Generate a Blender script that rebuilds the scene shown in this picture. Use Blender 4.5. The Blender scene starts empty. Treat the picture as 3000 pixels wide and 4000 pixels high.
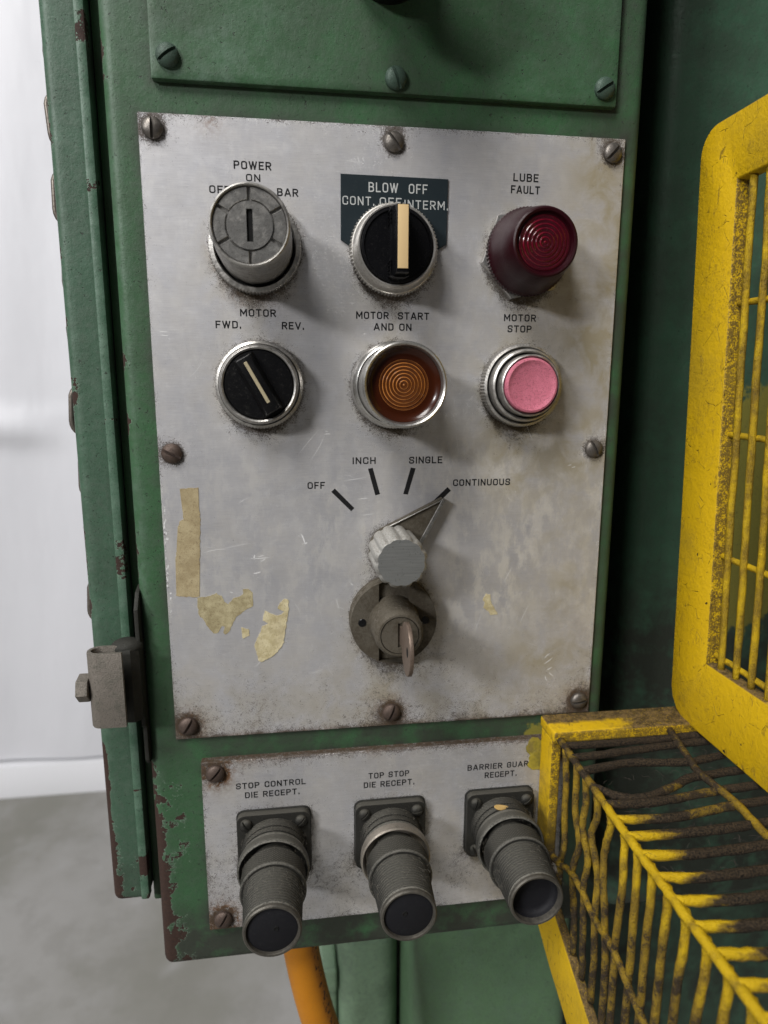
import bpy, bmesh, math, random
import numpy as np
from mathutils import Vector, Matrix
PI = math.pi
R = math.radians
random.seed(7)
scene = bpy.context.scene
col = scene.collection
MM = 0.001            # everything below is written in millimetres; the origin is the centre of the control plate's face
                      # x to the right, y into the machine (the camera is at negative y), z up

# ---------------------------------------------------------------- camera
cam_d = bpy.data.cameras.new("camera")
cam = bpy.data.objects.new("camera", cam_d)
col.objects.link(cam)
scene.camera = cam
yaw, pitch, roll = 0.136277, 0.186853, 0.002137
fw = Vector((math.sin(yaw) * math.cos(pitch), math.cos(yaw) * math.cos(pitch), -math.sin(pitch)))
rt0 = Vector((math.cos(yaw), -math.sin(yaw), 0))
up0 = rt0.cross(fw)
rt = rt0 * math.cos(roll) + up0 * math.sin(roll)
up = -rt0 * math.sin(roll) + up0 * math.cos(roll)
mw = Matrix((rt, up, -fw)).transposed().to_4x4()
mw.translation = Vector((-44.9, -299.4, 28.4)) * MM
cam.matrix_world = mw
cam_d.sensor_fit = 'VERTICAL'
cam_d.sensor_height = 36
cam_d.sensor_width = 27
cam_d.lens = 36 * 1406.3 / 2212
cam_d.clip_start = 0.01
cam_d.clip_end = 50
cam_d.dof.use_dof = True
cam_d.dof.focus_distance = 0.288
cam_d.dof.aperture_fstop = 9.5

# ---------------------------------------------------------------- light: the hall's ceiling lamps, two added fill lamps and its grey surroundings
world = bpy.data.worlds.new("World")
scene.world = world
world.use_nodes = True
_b = world.node_tree.nodes["Background"]
_tc = world.node_tree.nodes.new("ShaderNodeTexCoord"); _sx = world.node_tree.nodes.new("ShaderNodeSeparateXYZ")
_mr = world.node_tree.nodes.new("ShaderNodeMapRange")      # a dim hall: darker towards the horizon, paler ceiling
world.node_tree.links.new(_tc.outputs["Generated"], _sx.inputs[0]); world.node_tree.links.new(_sx.outputs[2], _mr.inputs[0])
_mr.inputs[1].default_value = -0.1; _mr.inputs[2].default_value = 0.9; _mr.inputs[3].default_value = 0.045; _mr.inputs[4].default_value = 0.14
world.node_tree.links.new(_mr.outputs[0], _b.inputs[1])
_b.inputs[0].default_value = (0.86, 0.87, 0.92, 1)

def lamp(name, loc, target, sx, sy, power, color):
    d = bpy.data.lights.new(name, 'AREA')
    d.shape = 'RECTANGLE'; d.size = sx; d.size_y = sy; d.energy = power; d.color = color
    o = bpy.data.objects.new(name, d); col.objects.link(o)
    o.location = loc
    o.rotation_euler = (Vector(target) - Vector(loc)).to_track_quat('-Z', 'Y').to_euler()
    return o
lamp("ceiling_and_fill_lamp", (-1.42, -1.65, 2.60), (0, 0, 0), 0.95, 0.95, 92, (1.0, 0.985, 0.96))
lamp("ceiling_and_fill_lamp", (-3.00, -2.70, 1.60), (0, 0, 0), 0.90, 0.40, 112, (0.99, 0.99, 1.0))  # added low fill, reaches the casting under the box
lamp("ceiling_and_fill_lamp", (-1.10, -1.15, 3.10), (0, 0, 0), 0.9, 0.16, 24, (1.0, 0.985, 0.95))
lamp("ceiling_and_fill_lamp", (-2.2, 0.2, 1.9), (-0.9, 1.5, -0.6), 1.2, 0.4, 5, (0.97, 0.98, 1.0))  # added fill aimed at the wall

scene.view_settings.view_transform = 'Standard'
scene.view_settings.look = 'None'
scene.view_settings.exposure = 0
scene.view_settings.gamma = 1
scene.render.engine = 'CYCLES'

# ---------------------------------------------------------------- material helpers
class NT:
    def __init__(s, name):
        s.mat = bpy.data.materials.new(name); s.mat.use_nodes = True
        s.t = s.mat.node_tree; s.b = s.t.nodes["Principled BSDF"]
        g = s.t.nodes.new("ShaderNodeNewGeometry"); s.pos = g.outputs["Position"]; s.nrm = g.outputs["Normal"]
    def n(s, ty, **kw):
        x = s.t.nodes.new(ty)
        for k, v in kw.items(): setattr(x, k, v)
        return x
    def put(s, sock, v):
        if isinstance(v, bpy.types.NodeSocket): s.t.links.new(v, sock)
        elif v is not None:
            if isinstance(v, (tuple, list)) and len(v) == 3 and sock.type == 'RGBA': v = (*v, 1)
            sock.default_value = v
    def math(s, op, a, b=None, c=None, clamp=False):
        x = s.n("ShaderNodeMath", operation=op, use_clamp=clamp)
        s.put(x.inputs[0], a)
        if b is not None: s.put(x.inputs[1], b)
        if c is not None: s.put(x.inputs[2], c)
        return x.outputs[0]
    def add(s, *a):
        r = a[0]
        for q in a[1:]: r = s.math('ADD', r, q)
        return r
    def mul(s, *a):
        r = a[0]
        for q in a[1:]: r = s.math('MULTIPLY', r, q)
        return r
    def objpos(s):
        return s.n("ShaderNodeTexCoord").outputs["Object"]
    def vec(s, v, scale=(1, 1, 1), rot=(0, 0, 0), loc=(0, 0, 0)):
        m = s.n("ShaderNodeMapping"); s.put(m.inputs[0], v)
        m.inputs["Scale"].default_value = scale; m.inputs["Rotation"].default_value = rot; m.inputs["Location"].default_value = loc
        return m.outputs[0]
    def noise(s, scale, detail=3, rough=0.55, vec=None, dist=0.0):
        x = s.n("ShaderNodeTexNoise"); s.put(x.inputs["Vector"], vec if vec is not None else s.pos)
        x.inputs["Scale"].default_value = scale; x.inputs["Detail"].default_value = detail
        x.inputs["Roughness"].default_value = rough; x.inputs["Distortion"].default_value = dist
        return x.outputs[0]
    def voro(s, scale, vec=None, feature='F1', rnd=1.0):
        x = s.n("ShaderNodeTexVoronoi", feature=feature); s.put(x.inputs["Vector"], vec if vec is not None else s.pos)
        x.inputs["Scale"].default_value = scale; x.inputs["Randomness"].default_value = rnd
        return x.outputs["Distance"]
    def rng(s, f, a, b, lo=0.0, hi=1.0):
        x = s.n("ShaderNodeMapRange", interpolation_type='SMOOTHSTEP'); s.put(x.inputs[0], f)
        s.put(x.inputs[1], a); s.put(x.inputs[2], b); s.put(x.inputs[3], lo); s.put(x.inputs[4], hi)
        return x.outputs[0]
    def mix(s, f, a, b, mode='MIX'):
        x = s.n("ShaderNodeMix", data_type='RGBA', blend_type=mode)
        s.put(x.inputs[0], f); s.put(x.inputs[6], a); s.put(x.inputs[7], b)
        return x.outputs[2]
    def sep(s, v):
        x = s.n("ShaderNodeSeparateXYZ"); s.put(x.inputs[0], v); return x.outputs
    def attr(s, name="mask"):
        x = s.n("ShaderNodeAttribute", attribute_name=name)
        y = s.n("ShaderNodeSeparateColor"); s.put(y.inputs[0], x.outputs["Color"])
        return y.outputs[0], y.outputs[1], y.outputs[2], x.outputs["Alpha"]
    def bump(s, h, dist, strength=1.0, base=None):
        x = s.n("ShaderNodeBump"); x.inputs["Strength"].default_value = strength
        x.inputs["Distance"].default_value = dist * MM; s.put(x.inputs["Height"], h)
        if base is not None: s.put(x.inputs["Normal"], base)
        return x.outputs[0]
    def out(s, color, rough=0.5, metal=0.0, normal=None, **kw):
        s.put(s.b.inputs["Base Color"], color); s.put(s.b.inputs["Roughness"], rough); s.put(s.b.inputs["Metallic"], metal)
        if normal is not None: s.put(s.b.inputs["Normal"], normal)
        s.b.inputs['Specular IOR Level'].default_value = 0.22
        for k, v in kw.items(): s.put(s.b.inputs[k.replace('_', ' ')], v)
        return s.mat

def m_alu(name):                     # satin aluminium sheet; mask = (specks, tan grime, rust, pale water marks)
    t = NT(name); d, g, r, p = t.attr()
    sp1 = t.noise(1250, 3, 0.65, dist=2.2)
    sp2 = t.noise(2300, 2, 0.7, dist=3.0)
    sp3 = t.noise(330, 4, 0.75)
    k = t.add(t.mul(sp1, 0.48), t.mul(sp2, 0.27), t.mul(sp3, 0.25))
    thr = t.math('SUBTRACT', 0.622, t.mul(d, 0.125))
    speck = t.rng(k, thr, t.math('ADD', thr, 0.035))
    cloud = t.noise(38, 5, 0.6); cloud2 = t.noise(160, 4, 0.65)
    grain = t.noise(900, 2, 0.6, vec=t.vec(t.pos, (0.12, 1, 3.5)))
    base = t.mix(t.rng(cloud, 0.2, 0.8), (0.525, 0.523, 0.550), (0.625, 0.620, 0.645))
    base = t.mix(t.mul(t.rng(cloud2, 0.50, 0.66), 0.18), base, (0.80, 0.79, 0.80))
    base = t.mix(t.mul(t.rng(grain, 0.40, 0.62), 0.22), base, (0.80, 0.79, 0.79))
    pale = t.mul(p, t.rng(t.noise(120, 5, 0.75, vec=t.vec(t.pos, (1, 1, 0.45))), 0.44, 0.60))
    base = t.mix(t.mul(pale, 0.8), base, (0.82, 0.80, 0.77))
    grime = t.mul(g, t.rng(t.noise(70, 5, 0.6, dist=0.4), 0.22, 0.66))
    base = t.mix(t.mul(grime, 0.90), base, (0.30, 0.262, 0.185))
    rust = t.mul(r, t.rng(t.noise(520, 4, 0.7), 0.32, 0.62))
    base = t.mix(t.math('MINIMUM', t.mul(rust, 0.95), 0.95), base, (0.135, 0.060, 0.018))
    soil = t.mul(t.rng(d, 0.95, 1.7), t.rng(t.noise(1100, 4, 0.75, dist=1.5), 0.42, 0.56))
    base = t.mix(t.mul(soil, 0.85), base, (0.075, 0.055, 0.035))
    base = t.mix(t.mul(speck, 0.85), base, (0.050, 0.036, 0.025))
    nonm = t.math('MAXIMUM', t.math('MAXIMUM', speck, soil), t.math('MAXIMUM', rust, t.mul(grime, 0.6)), clamp=True)
    metal = t.mul(t.math('SUBTRACT', 1.0, nonm), 0.72)
    rough = t.add(0.38, t.mul(cloud2, 0.08), t.mul(nonm, 0.3))
    h = t.add(t.mul(grain, 0.25), t.mul(cloud2, 0.06), t.mul(speck, 0.9))
    return t.out(base, rough, metal, t.bump(h, 0.14, 0.8))

def m_green(name, a=(0.026, 0.080, 0.032), b=(0.046, 0.126, 0.053), dusty=0.5, peel=1.0):
    # old green enamel; mask = (chips, dark oily dirt and painted shade, paler patches and painted light, old yellow overspray)
    t = NT(name); c, d, s, y = t.attr()
    n1 = t.noise(22, 4, 0.6); n2 = t.noise(240, 4, 0.65); n3 = t.noise(1700, 2, 0.7)
    nz = t.noise(110, 5, 0.72)
    base = t.mix(n1, a, b)
    base = t.mix(t.mul(t.rng(n2, 0.47, 0.62), 0.20 * dusty), base, (0.12, 0.155, 0.125))
    base = t.mix(t.mul(t.rng(n3, 0.50, 0.62), 0.22 * dusty), base, (0.12, 0.15, 0.12))
    base = t.mix(t.mul(s, t.rng(nz, 0.35, 0.7), 0.6), base, (0.12, 0.19, 0.14))
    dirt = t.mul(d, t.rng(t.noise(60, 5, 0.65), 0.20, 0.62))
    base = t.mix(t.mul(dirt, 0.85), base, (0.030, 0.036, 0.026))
    yy = t.rng(t.add(y, t.mul(t.math('SUBTRACT', nz, 0.5), 1.3)), 0.47, 0.60)
    base = t.mix(t.mul(yy, 0.85), base, (0.22, 0.19, 0.030))
    spk = t.rng(t.noise(620, 2, 0.8, dist=1.0), 0.66, 0.70)
    drk = t.rng(t.noise(1500, 3, 0.7, dist=2.0), 0.56, 0.64)
    base = t.mix(t.mul(drk, 0.5), base, (0.022, 0.034, 0.022))
    base = t.mix(t.mul(spk, 0.8), base, (0.018, 0.022, 0.016))
    cn = t.add(t.mul(t.noise(170, 4, 0.7), 0.7), t.mul(t.noise(620, 3, 0.7), 0.35))
    chip = t.rng(t.add(c, cn), 0.985, 1.015)
    rim = t.math('SUBTRACT', t.rng(t.add(c, cn), 0.955, 0.985), chip, clamp=True)
    base = t.mix(t.mul(rim, 0.6), base, (0.17, 0.24, 0.18))
    rustc = t.mix(t.noise(700, 4, 0.7), (0.012, 0.008, 0.007), (0.055, 0.027, 0.018))
    base = t.mix(chip, base, rustc)
    h = t.add(t.mul(t.noise(380, 3, 0.6), 0.55 * peel), t.mul(n2, 0.7 * peel), t.mul(n3, 0.25), t.mul(chip, -1.3), t.mul(spk, -0.6))
    rough = t.add(0.34, t.mul(n2, 0.22), t.mul(chip, 0.35), t.mul(dirt, 0.15))
    return t.out(base, rough, 0, t.bump(h, 0.26, 0.9), Specular_IOR_Level=0.34)

def m_yellow(name, dust=1.0, foot=False):        # chipped safety yellow; dust and oil lie on what faces up
    t = NT(name)
    nz = t.sep(t.nrm)[2]
    n1 = t.noise(30, 4, 0.6); n2 = t.noise(330, 5, 0.72); n3 = t.noise(1300, 3, 0.7); n4 = t.noise(120, 4, 0.7)
    base = t.mix(n1, (0.47, 0.290, 0.005), (0.60, 0.385, 0.008))
    base = t.mix(t.mul(t.rng(n2, 0.54, 0.68), 0.35), base, (0.38, 0.235, 0.012))
    streak = t.noise(260, 5, 0.75, vec=t.vec(t.pos, (1, 1, 0.22)))
    base = t.mix(t.mul(t.mul(t.rng(streak, 0.55, 0.63), t.rng(n4, 0.45, 0.6)), 0.6), base, (0.14, 0.085, 0.020))
    base = t.mix(t.mul(t.mul(t.rng(n3, 0.54, 0.62), t.rng(t.noise(55, 3, 0.6), 0.50, 0.64)), 0.45), base, (0.10, 0.062, 0.02))
    crack = t.rng(t.voro(95, feature='DISTANCE_TO_EDGE', vec=t.mix(0.012, t.pos, t.n("ShaderNodeTexNoise").outputs["Color"])), 0.0, 0.018, 1, 0)
    crack = t.mul(crack, t.rng(n4, 0.50, 0.60))
    base = t.mix(t.mul(crack, 0.7), base, (0.05, 0.03, 0.01))
    hole = t.rng(t.noise(200, 2, 0.6), 0.735, 0.755)
    base = t.mix(hole, base, (0.020, 0.014, 0.012))
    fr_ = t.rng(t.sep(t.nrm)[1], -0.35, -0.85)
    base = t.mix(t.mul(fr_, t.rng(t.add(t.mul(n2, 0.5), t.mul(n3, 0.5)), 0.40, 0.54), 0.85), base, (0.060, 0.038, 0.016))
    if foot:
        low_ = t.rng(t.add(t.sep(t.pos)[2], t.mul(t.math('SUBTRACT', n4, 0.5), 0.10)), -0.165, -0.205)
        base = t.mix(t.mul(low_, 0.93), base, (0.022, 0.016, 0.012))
    upf = t.mul(t.rng(nz, 0.25, 0.85), dust)
    big = t.rng(t.add(t.noise(14, 3, 0.5), t.mul(n2, 0.25)), 0.60, 0.78)
    base = t.mix(t.mul(big, 0.45), base, (0.34, 0.225, 0.02))
    bare = t.rng(t.noise(45, 4, 0.7), 0.60, 0.66)      # places where a sleeve has wiped the dust off
    px_ = t.sep(t.pos)
    wipe = t.mul(t.rng(t.add(px_[1], t.mul(t.math('SUBTRACT', n4, 0.5), 0.006)), -0.0095, -0.0125), t.rng(t.add(px_[0], t.mul(t.math('SUBTRACT', n4, 0.5), 0.05)), 0.125, 0.108), t.rng(px_[2], -0.150, -0.140))
    lay = t.mul(upf, t.math('SUBTRACT', 1.0, t.mul(bare, 0.55)), t.math('SUBTRACT', 1.0, wipe))
    dcol = t.mix(t.rng(n2, .35, .65), (0.035, 0.024, 0.014), (0.135, 0.088, 0.038))
    base = t.mix(t.mul(lay, t.rng(n3, 0.1, 0.5), 0.97), base, dcol)
    h = t.add(t.mul(n2, 0.9), t.mul(n3, 0.4), t.mul(crack, -0.6), t.mul(hole, -0.8), t.mul(n4, 0.8))
    return t.out(base, t.add(0.42, t.mul(n2, 0.2), t.mul(lay, 0.3)), 0, t.bump(h, 0.55, 0.9))

def m_wire(name):                    # guard wire: yellow enamel under greasy brown lint; mask = (grime)
    t = NT(name); g, wipe, _, _ = t.attr()
    n2 = t.noise(420, 4, 0.75); n3 = t.noise(1500, 3, 0.75); n4 = t.noise(130, 4, 0.7)
    base = t.mix(t.noise(60, 3), (0.42, 0.26, 0.005), (0.58, 0.39, 0.008))
    fine = t.add(t.mul(n3, 0.55), t.mul(n2, 0.45))
    nz = t.sep(t.nrm)[2]
    gg = t.add(g, t.mul(t.math('SUBTRACT', n4, 0.5), 0.9), t.mul(nz, -0.05))
    must = t.rng(gg, 0.12, 0.50)                    # thin dust first turns the yellow to mustard
    base = t.mix(t.mul(must, 0.85), base, t.mix(t.rng(fine, 0.4, 0.6), (0.075, 0.045, 0.010), (0.270, 0.172, 0.014)))
    m = t.rng(t.add(gg, t.mul(t.math('SUBTRACT', fine, 0.5), 1.6)), 0.52, 0.80)
    base = t.mix(m, base, t.mix(t.rng(n3, 0.35, 0.65), (0.006, 0.005, 0.004), (0.055, 0.038, 0.022)))
    h = t.add(t.mul(n2, 1.0), t.mul(n3, 0.7))
    return t.out(base, t.add(0.42, t.mul(m, 0.45)), 0, t.bump(h, 0.9, 1.0))

def m_metal(name, a, b, metal=0.8, rough=0.38, dirt=0.4, dirtc=(0.045, 0.035, 0.025), bump=0.08, scale=400, updust=0.0, wear=0.0, wearc=(0.30, 0.28, 0.24)):
    t = NT(name)
    n1 = t.noise(scale, 5, 0.7); n2 = t.noise(scale * 4, 3, 0.7); n0 = t.noise(90, 4, 0.65)
    base = t.mix(n1, a, b)
    k = t.math('MULTIPLY', t.rng(t.add(t.mul(n1, 0.55), t.mul(n0, 0.45)), 0.62 - 0.3 * dirt, 0.80 - 0.25 * dirt), dirt, clamp=True)
    if updust:
        nz = t.sep(t.nrm)[2]
        k = t.math('MAXIMUM', k, t.mul(t.rng(nz, 0.1, 0.8), t.rng(n2, 0.3, 0.6), updust))
    base = t.mix(k, base, dirtc)
    base = t.mix(t.mul(t.rng(n2, 0.52, 0.64), 0.5), base, dirtc)
    if wear:                                   # bare metal where edges are rubbed, grease where they are hollow
        pt = t.n("ShaderNodeNewGeometry").outputs["Pointiness"]
        e = t.mul(t.rng(pt, 0.53, 0.60), t.rng(n1, 0.35, 0.55), wear)
        base = t.mix(e, base, wearc)
        base = t.mix(t.mul(t.rng(pt, 0.47, 0.40), 0.85 * wear), base, (0.006, 0.005, 0.004))
    return t.out(base, t.add(rough, t.mul(k, 0.4), t.mul(n2, 0.1)), t.mul(t.math('SUBTRACT', 1.0, k), metal),
                 t.bump(t.add(t.mul(n1, 0.6), t.mul(n2, 0.5)), bump, 0.8))

def m_plastic(name, c, rough=0.3, dust=0.3, dustc=(0.22, 0.20, 0.17), bump=0.03, **kw):
    t = NT(name)
    n1 = t.noise(900, 4, 0.75, dist=1.2); n2 = t.noise(2600, 2, 0.7); n0 = t.noise(120, 4, 0.6)
    k = t.mul(t.rng(t.add(t.mul(n1, 0.6), t.mul(n2, 0.25), t.mul(n0, 0.15)), 0.52, 0.70), dust)
    base = t.mix(k, c, dustc)
    return t.out(base, t.add(rough, t.mul(k, 0.5), t.mul(n0, 0.12)), 0, t.bump(t.add(n1, n0), bump, 0.7), **kw)

def m_rings(name, dark, lit, line, r0, pitch, rough=0.18):   # moulded lens: ring lines painted as refracted light, in the part's own coordinates
    t = NT(name); x = t.sep(t.objpos())
    r = t.math('SQRT', t.add(t.mul(x[0], x[0]), t.mul(x[2], x[2])))
    w = t.math('FRACT', t.math('DIVIDE', r, pitch * MM))
    ring = t.mul(t.rng(w, 0.05, 0.20), t.rng(w, 0.24, 0.38, 1, 0))
    inside = t.rng(r, r0 * MM * 0.86, r0 * MM * 1.02, 1, 0)
    n = t.noise(220, 3)
    base = t.mix(t.mul(inside, t.rng(n, 0.2, 0.8, 0.6, 1)), dark, lit)
    base = t.mix(t.mul(ring, inside, t.rng(n, 0.3, 0.6, 0.35, 1)), base, line)
    d = t.rng(t.noise(1600, 3, 0.8, dist=1.5), 0.60, 0.72)
    base = t.mix(t.mul(d, 0.35), base, (0.20, 0.17, 0.15))
    return t.out(base, t.add(rough, t.mul(d, 0.3)), 0, t.bump(t.add(t.mul(ring, 1.0), t.mul(n, 0.2)), 0.12, 0.8),
                 Coat_Weight=0.5, Coat_Roughness=0.12)

ALU = m_alu("brushed_aluminium")
GREEN = m_green("green_enamel")
GREEN_DOOR = m_green("green_enamel_door", (0.036, 0.084, 0.050), (0.054, 0.116, 0.072), 0.8)
GREEN_BODY = m_green("green_machine_paint", (0.032, 0.088, 0.050), (0.054, 0.128, 0.076), 0.4, 1.6)
GREEN_CAST = m_green("green_casting_paint", (0.092, 0.180, 0.085), (0.135, 0.245, 0.125), 1.0, 1.6)
YELLOW = m_yellow("yellow_guard_paint")
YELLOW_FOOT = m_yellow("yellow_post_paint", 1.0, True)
WIRE = m_wire("guard_wire_paint")
SCREW = m_metal("greasy_screw_steel", (0.085, 0.075, 0.066), (0.23, 0.21, 0.19), 0.75, 0.33, 0.55, (0.030, 0.024, 0.018), 0.12, 600)
SCREW_RUST = m_metal("rusty_screw_steel", (0.048, 0.034, 0.028), (0.15, 0.115, 0.098), 0.55, 0.42, 0.55, (0.045, 0.022, 0.012), 0.2, 700)
SCREW_GREEN = m_metal("painted_screw", (0.026, 0.052, 0.036), (0.075, 0.115, 0.088), 0.1, 0.38, 0.5, (0.020, 0.026, 0.020), 0.2, 500)
CHROME = m_metal("worn_chrome", (0.36, 0.35, 0.33), (0.60, 0.585, 0.56), 0.9, 0.24, 0.30, (0.085, 0.070, 0.048), 0.05, 350)
CHROME_D = m_metal("dirty_chrome", (0.24, 0.23, 0.215), (0.45, 0.435, 0.41), 0.85, 0.30, 0.55, (0.050, 0.040, 0.030), 0.08, 380, wear=0.7, wearc=(0.55, 0.53, 0.50))
NICKEL = m_metal("satin_nickel", (0.46, 0.44, 0.41), (0.62, 0.60, 0.56), 0.85, 0.33, 0.18, (0.16, 0.13, 0.09), 0.04, 300, 0.25, wear=0.7, wearc=(0.55, 0.53, 0.50))
ZINC = m_metal("cast_zinc_face", (0.19, 0.185, 0.175), (0.40, 0.39, 0.37), 0.85, 0.30, 0.50, (0.050, 0.042, 0.035), 0.10, 500)
LOCKM = m_metal("dusty_lock_metal", (0.080, 0.070, 0.055), (0.165, 0.148, 0.118), 0.40, 0.46, 0.85, (0.045, 0.036, 0.024), 0.22, 600, 0.5)
KEYM = m_metal("brown_key_metal", (0.13, 0.095, 0.075), (0.26, 0.20, 0.16), 0.6, 0.42, 0.35, (0.06, 0.04, 0.03), 0.08, 500)
CONN = m_metal("olive_drab_connector", (0.012, 0.012, 0.011), (0.045, 0.044, 0.040), 0.45, 0.34, 0.20, (0.092, 0.087, 0.073), 0.25, 1100, 0.85, 0.7, (0.24, 0.23, 0.20))
CONN_FLAT = m_metal("olive_drab_flange", (0.012, 0.012, 0.011), (0.045, 0.044, 0.040), 0.45, 0.34, 0.20, (0.085, 0.080, 0.066), 0.25, 1100, 0.85)
CONN_RIM = m_metal("worn_connector_rim", (0.04, 0.038, 0.034), (0.16, 0.148, 0.125), 0.6, 0.38, 0.45, (0.06, 0.05, 0.04), 0.1, 600)
CLAMPM = m_metal("weathered_clamp_steel", (0.135, 0.118, 0.100), (0.270, 0.240, 0.210), 0.45, 0.45, 0.60, (0.040, 0.045, 0.032), 0.45, 420, 0.3)
CLAMPD = m_metal("clamp_steel_and_shade", (0.016, 0.016, 0.014), (0.052, 0.052, 0.045), 0.3, 0.55, 0.5, (0.024, 0.022, 0.018), 0.25, 420, 0.4)  # dark steel; also stands for the shade inside the clamp
CHAINM = m_metal("old_chain_steel", (0.11, 0.095, 0.08), (0.25, 0.22, 0.19), 0.7, 0.4, 0.4, (0.05, 0.035, 0.025), 0.1, 300)
BLACK = m_plastic("black_plastic", (0.0035, 0.0035, 0.0042), 0.20, 0.16, (0.07, 0.065, 0.06))
BLACKD = m_plastic("dusty_black_plastic", (0.0045, 0.0045, 0.005), 0.24, 0.38, (0.10, 0.095, 0.085))
RUBBER = m_plastic("black_rubber", (0.007, 0.007, 0.009), 0.6, 0.30, (0.06, 0.06, 0.06), 0.08)
HOLE = m_plastic("recess_shade_black", (0.004, 0.004, 0.004), 0.8, 0.1)  # near-black: the shade of holes and gaps put into the colour
CREAM = m_plastic("cream_plastic", (0.60, 0.435, 0.225), 0.42, 0.40, (0.30, 0.20, 0.11))
CREAM_LINE = m_plastic("worn_cream_inlay", (0.36, 0.31, 0.20), 0.5, 1.0, (0.05, 0.04, 0.025))
PINK = None
def m_pink():
    t = NT("faded_pink_plastic")
    n1 = t.noise(260, 4, 0.7); n2 = t.noise(1400, 3, 0.75, dist=1.5)
    sc = t.noise(420, 2, 0.6, vec=t.vec(t.pos, (1, 1, 9), (0, 0.6, 0)), dist=1.0)
    sc2 = t.noise(420, 2, 0.6, vec=t.vec(t.pos, (9, 1, 1), (0, 0.3, 0)), dist=1.0)
    base = t.mix(t.rng(n1, .25, .75), (0.45, 0.125, 0.175), (0.54, 0.165, 0.225))
    base = t.mix(t.mul(t.rng(n2, 0.54, 0.62), 0.65), base, (0.20, 0.07, 0.08))
    base = t.mix(t.mul(t.math('MAXIMUM', t.rng(sc, 0.64, 0.67), t.rng(sc2, 0.65, 0.68)), 0.75), base, (0.07, 0.03, 0.03))
    return t.out(base, 0.42, 0, t.bump(n1, 0.08, 0.6))
PINK = m_pink()
REDP = m_plastic("dark_red_plastic", (0.017, 0.0007, 0.0028), 0.26, 0.15, (0.050, 0.018, 0.024), 0.12)
REDL = m_rings("red_ribbed_lens", (0.020, 0.0006, 0.003), (0.042, 0.0006, 0.005), (0.15, 0.002, 0.012), 11.6, 1.75)
AMBER_D = m_plastic("dark_amber_lens", (0.030, 0.0060, 0.0015), 0.16, 0.08, (0.10, 0.06, 0.04), 0.02, Coat_Weight=0.15, Coat_Roughness=0.06)
AMBER = m_rings("amber_ribbed_lens", (0.030, 0.008, 0.002), (0.085, 0.024, 0.004), (0.50, 0.185, 0.040), 11.0, 1.42)
INK = m_plastic("black_printed_ink", (0.010, 0.010, 0.011), 0.45, 0.10, (0.20, 0.19, 0.18))
LEGEND = m_plastic("dark_slate_legend_plate", (0.012, 0.019, 0.023), 0.42, 0.22, (0.08, 0.09, 0.09))
ENGR = m_plastic("silver_engraved_lettering", (0.42, 0.43, 0.42), 0.5, 0.75, (0.06, 0.07, 0.075))
SCRATCH = m_plastic("bright_scratch", (0.66, 0.655, 0.65), 0.35, 0.4, (0.4, 0.4, 0.4))
BASE_G = m_plastic("gasket_rubber", (0.02, 0.02, 0.018), 0.7, 0.4)

def m_tape(name, a, b):
    t = NT(name)
    n1 = t.noise(160, 5, 0.7); n2 = t.noise(1300, 3, 0.75, dist=1.5)
    base = t.mix(t.rng(n1, .35, .65), a, b)
    base = t.mix(t.mul(t.rng(n2, 0.56, 0.64), 0.7), base, (0.13, 0.085, 0.04))
    base = t.mix(t.mul(t.rng(t.noise(60, 3), 0.5, 0.65), 0.35), base, (0.20, 0.15, 0.08))
    return t.out(base, 0.6, 0, t.bump(t.add(n1, t.mul(n2, 0.4)), 0.25, 0.8))
TAPE_TAN = m_tape("tan_tape", (0.32, 0.255, 0.145), (0.41, 0.34, 0.205))
TAPE_OLD = m_tape("glue_residue", (0.27, 0.225, 0.125), (0.44, 0.385, 0.235))
TAPE_CREAM = m_tape("cream_tape", (0.43, 0.365, 0.205), (0.60, 0.53, 0.34))

def m_hose():
    t = NT("orange_hose_rubber")
    x = t.objpos()
    n1 = t.noise(60, 4, 0.6); n2 = t.noise(900, 3, 0.7)
    base = t.mix(n1, (0.37, 0.130, 0.007), (0.50, 0.198, 0.010))
    base = t.mix(t.mul(t.rng(n2, 0.5, 0.7), 0.25), base, (0.25, 0.12, 0.03))
    a, _, _, _ = t.attr()
    mk = t.mul(a, t.rng(t.noise(420, 3, 0.7), 0.52, 0.57))
    base = t.mix(t.mul(mk, 0.85), base, (0.020, 0.014, 0.010))
    return t.out(base, 0.42, 0, t.bump(n1, 0.1, 0.4))
HOSE = m_hose()

def m_floor():
    t = NT("worn_concrete_floor")
    n1 = t.noise(2.2, 5, 0.6); n2 = t.noise(14, 5, 0.65); n3 = t.noise(150, 3, 0.6)
    base = t.mix(t.rng(n1, .35, .65), (0.215, 0.21, 0.185), (0.31, 0.302, 0.290))
    base = t.mix(t.mul(t.rng(n2, 0.46, 0.66), 0.30), base, (0.19, 0.185, 0.165))
    base = t.mix(t.mul(t.rng(t.noise(5, 3, 0.6), 0.55, 0.72), 0.35), base, (0.42, 0.415, 0.42))
    return t.out(base, t.add(0.38, t.mul(n2, 0.25)), 0, t.bump(t.add(n2, t.mul(n3, 0.3)), 1.5, 0.4))
FLOOR = m_floor()
def m_wall():
    t = NT("white_wall_sheeting")
    n1 = t.noise(2.5, 4, 0.6); n2 = t.noise(7, 3, 0.5, vec=t.vec(t.pos, (1, 1, 0.35)))
    base = t.mix(n1, (0.65, 0.65, 0.685), (0.74, 0.74, 0.775))
    return t.out(base, 0.42, 0, t.bump(n2, 22, 0.35))
WALL = m_wall()
SKIRT = m_plastic("white_skirting", (0.82, 0.82, 0.85), 0.5, 0.05)
LINT = m_plastic("pale_lint", (0.20, 0.18, 0.15), 0.8, 0.2)
SEED = m_tape("dry_seed_husk", (0.40, 0.26, 0.09), (0.62, 0.44, 0.20))

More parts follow.
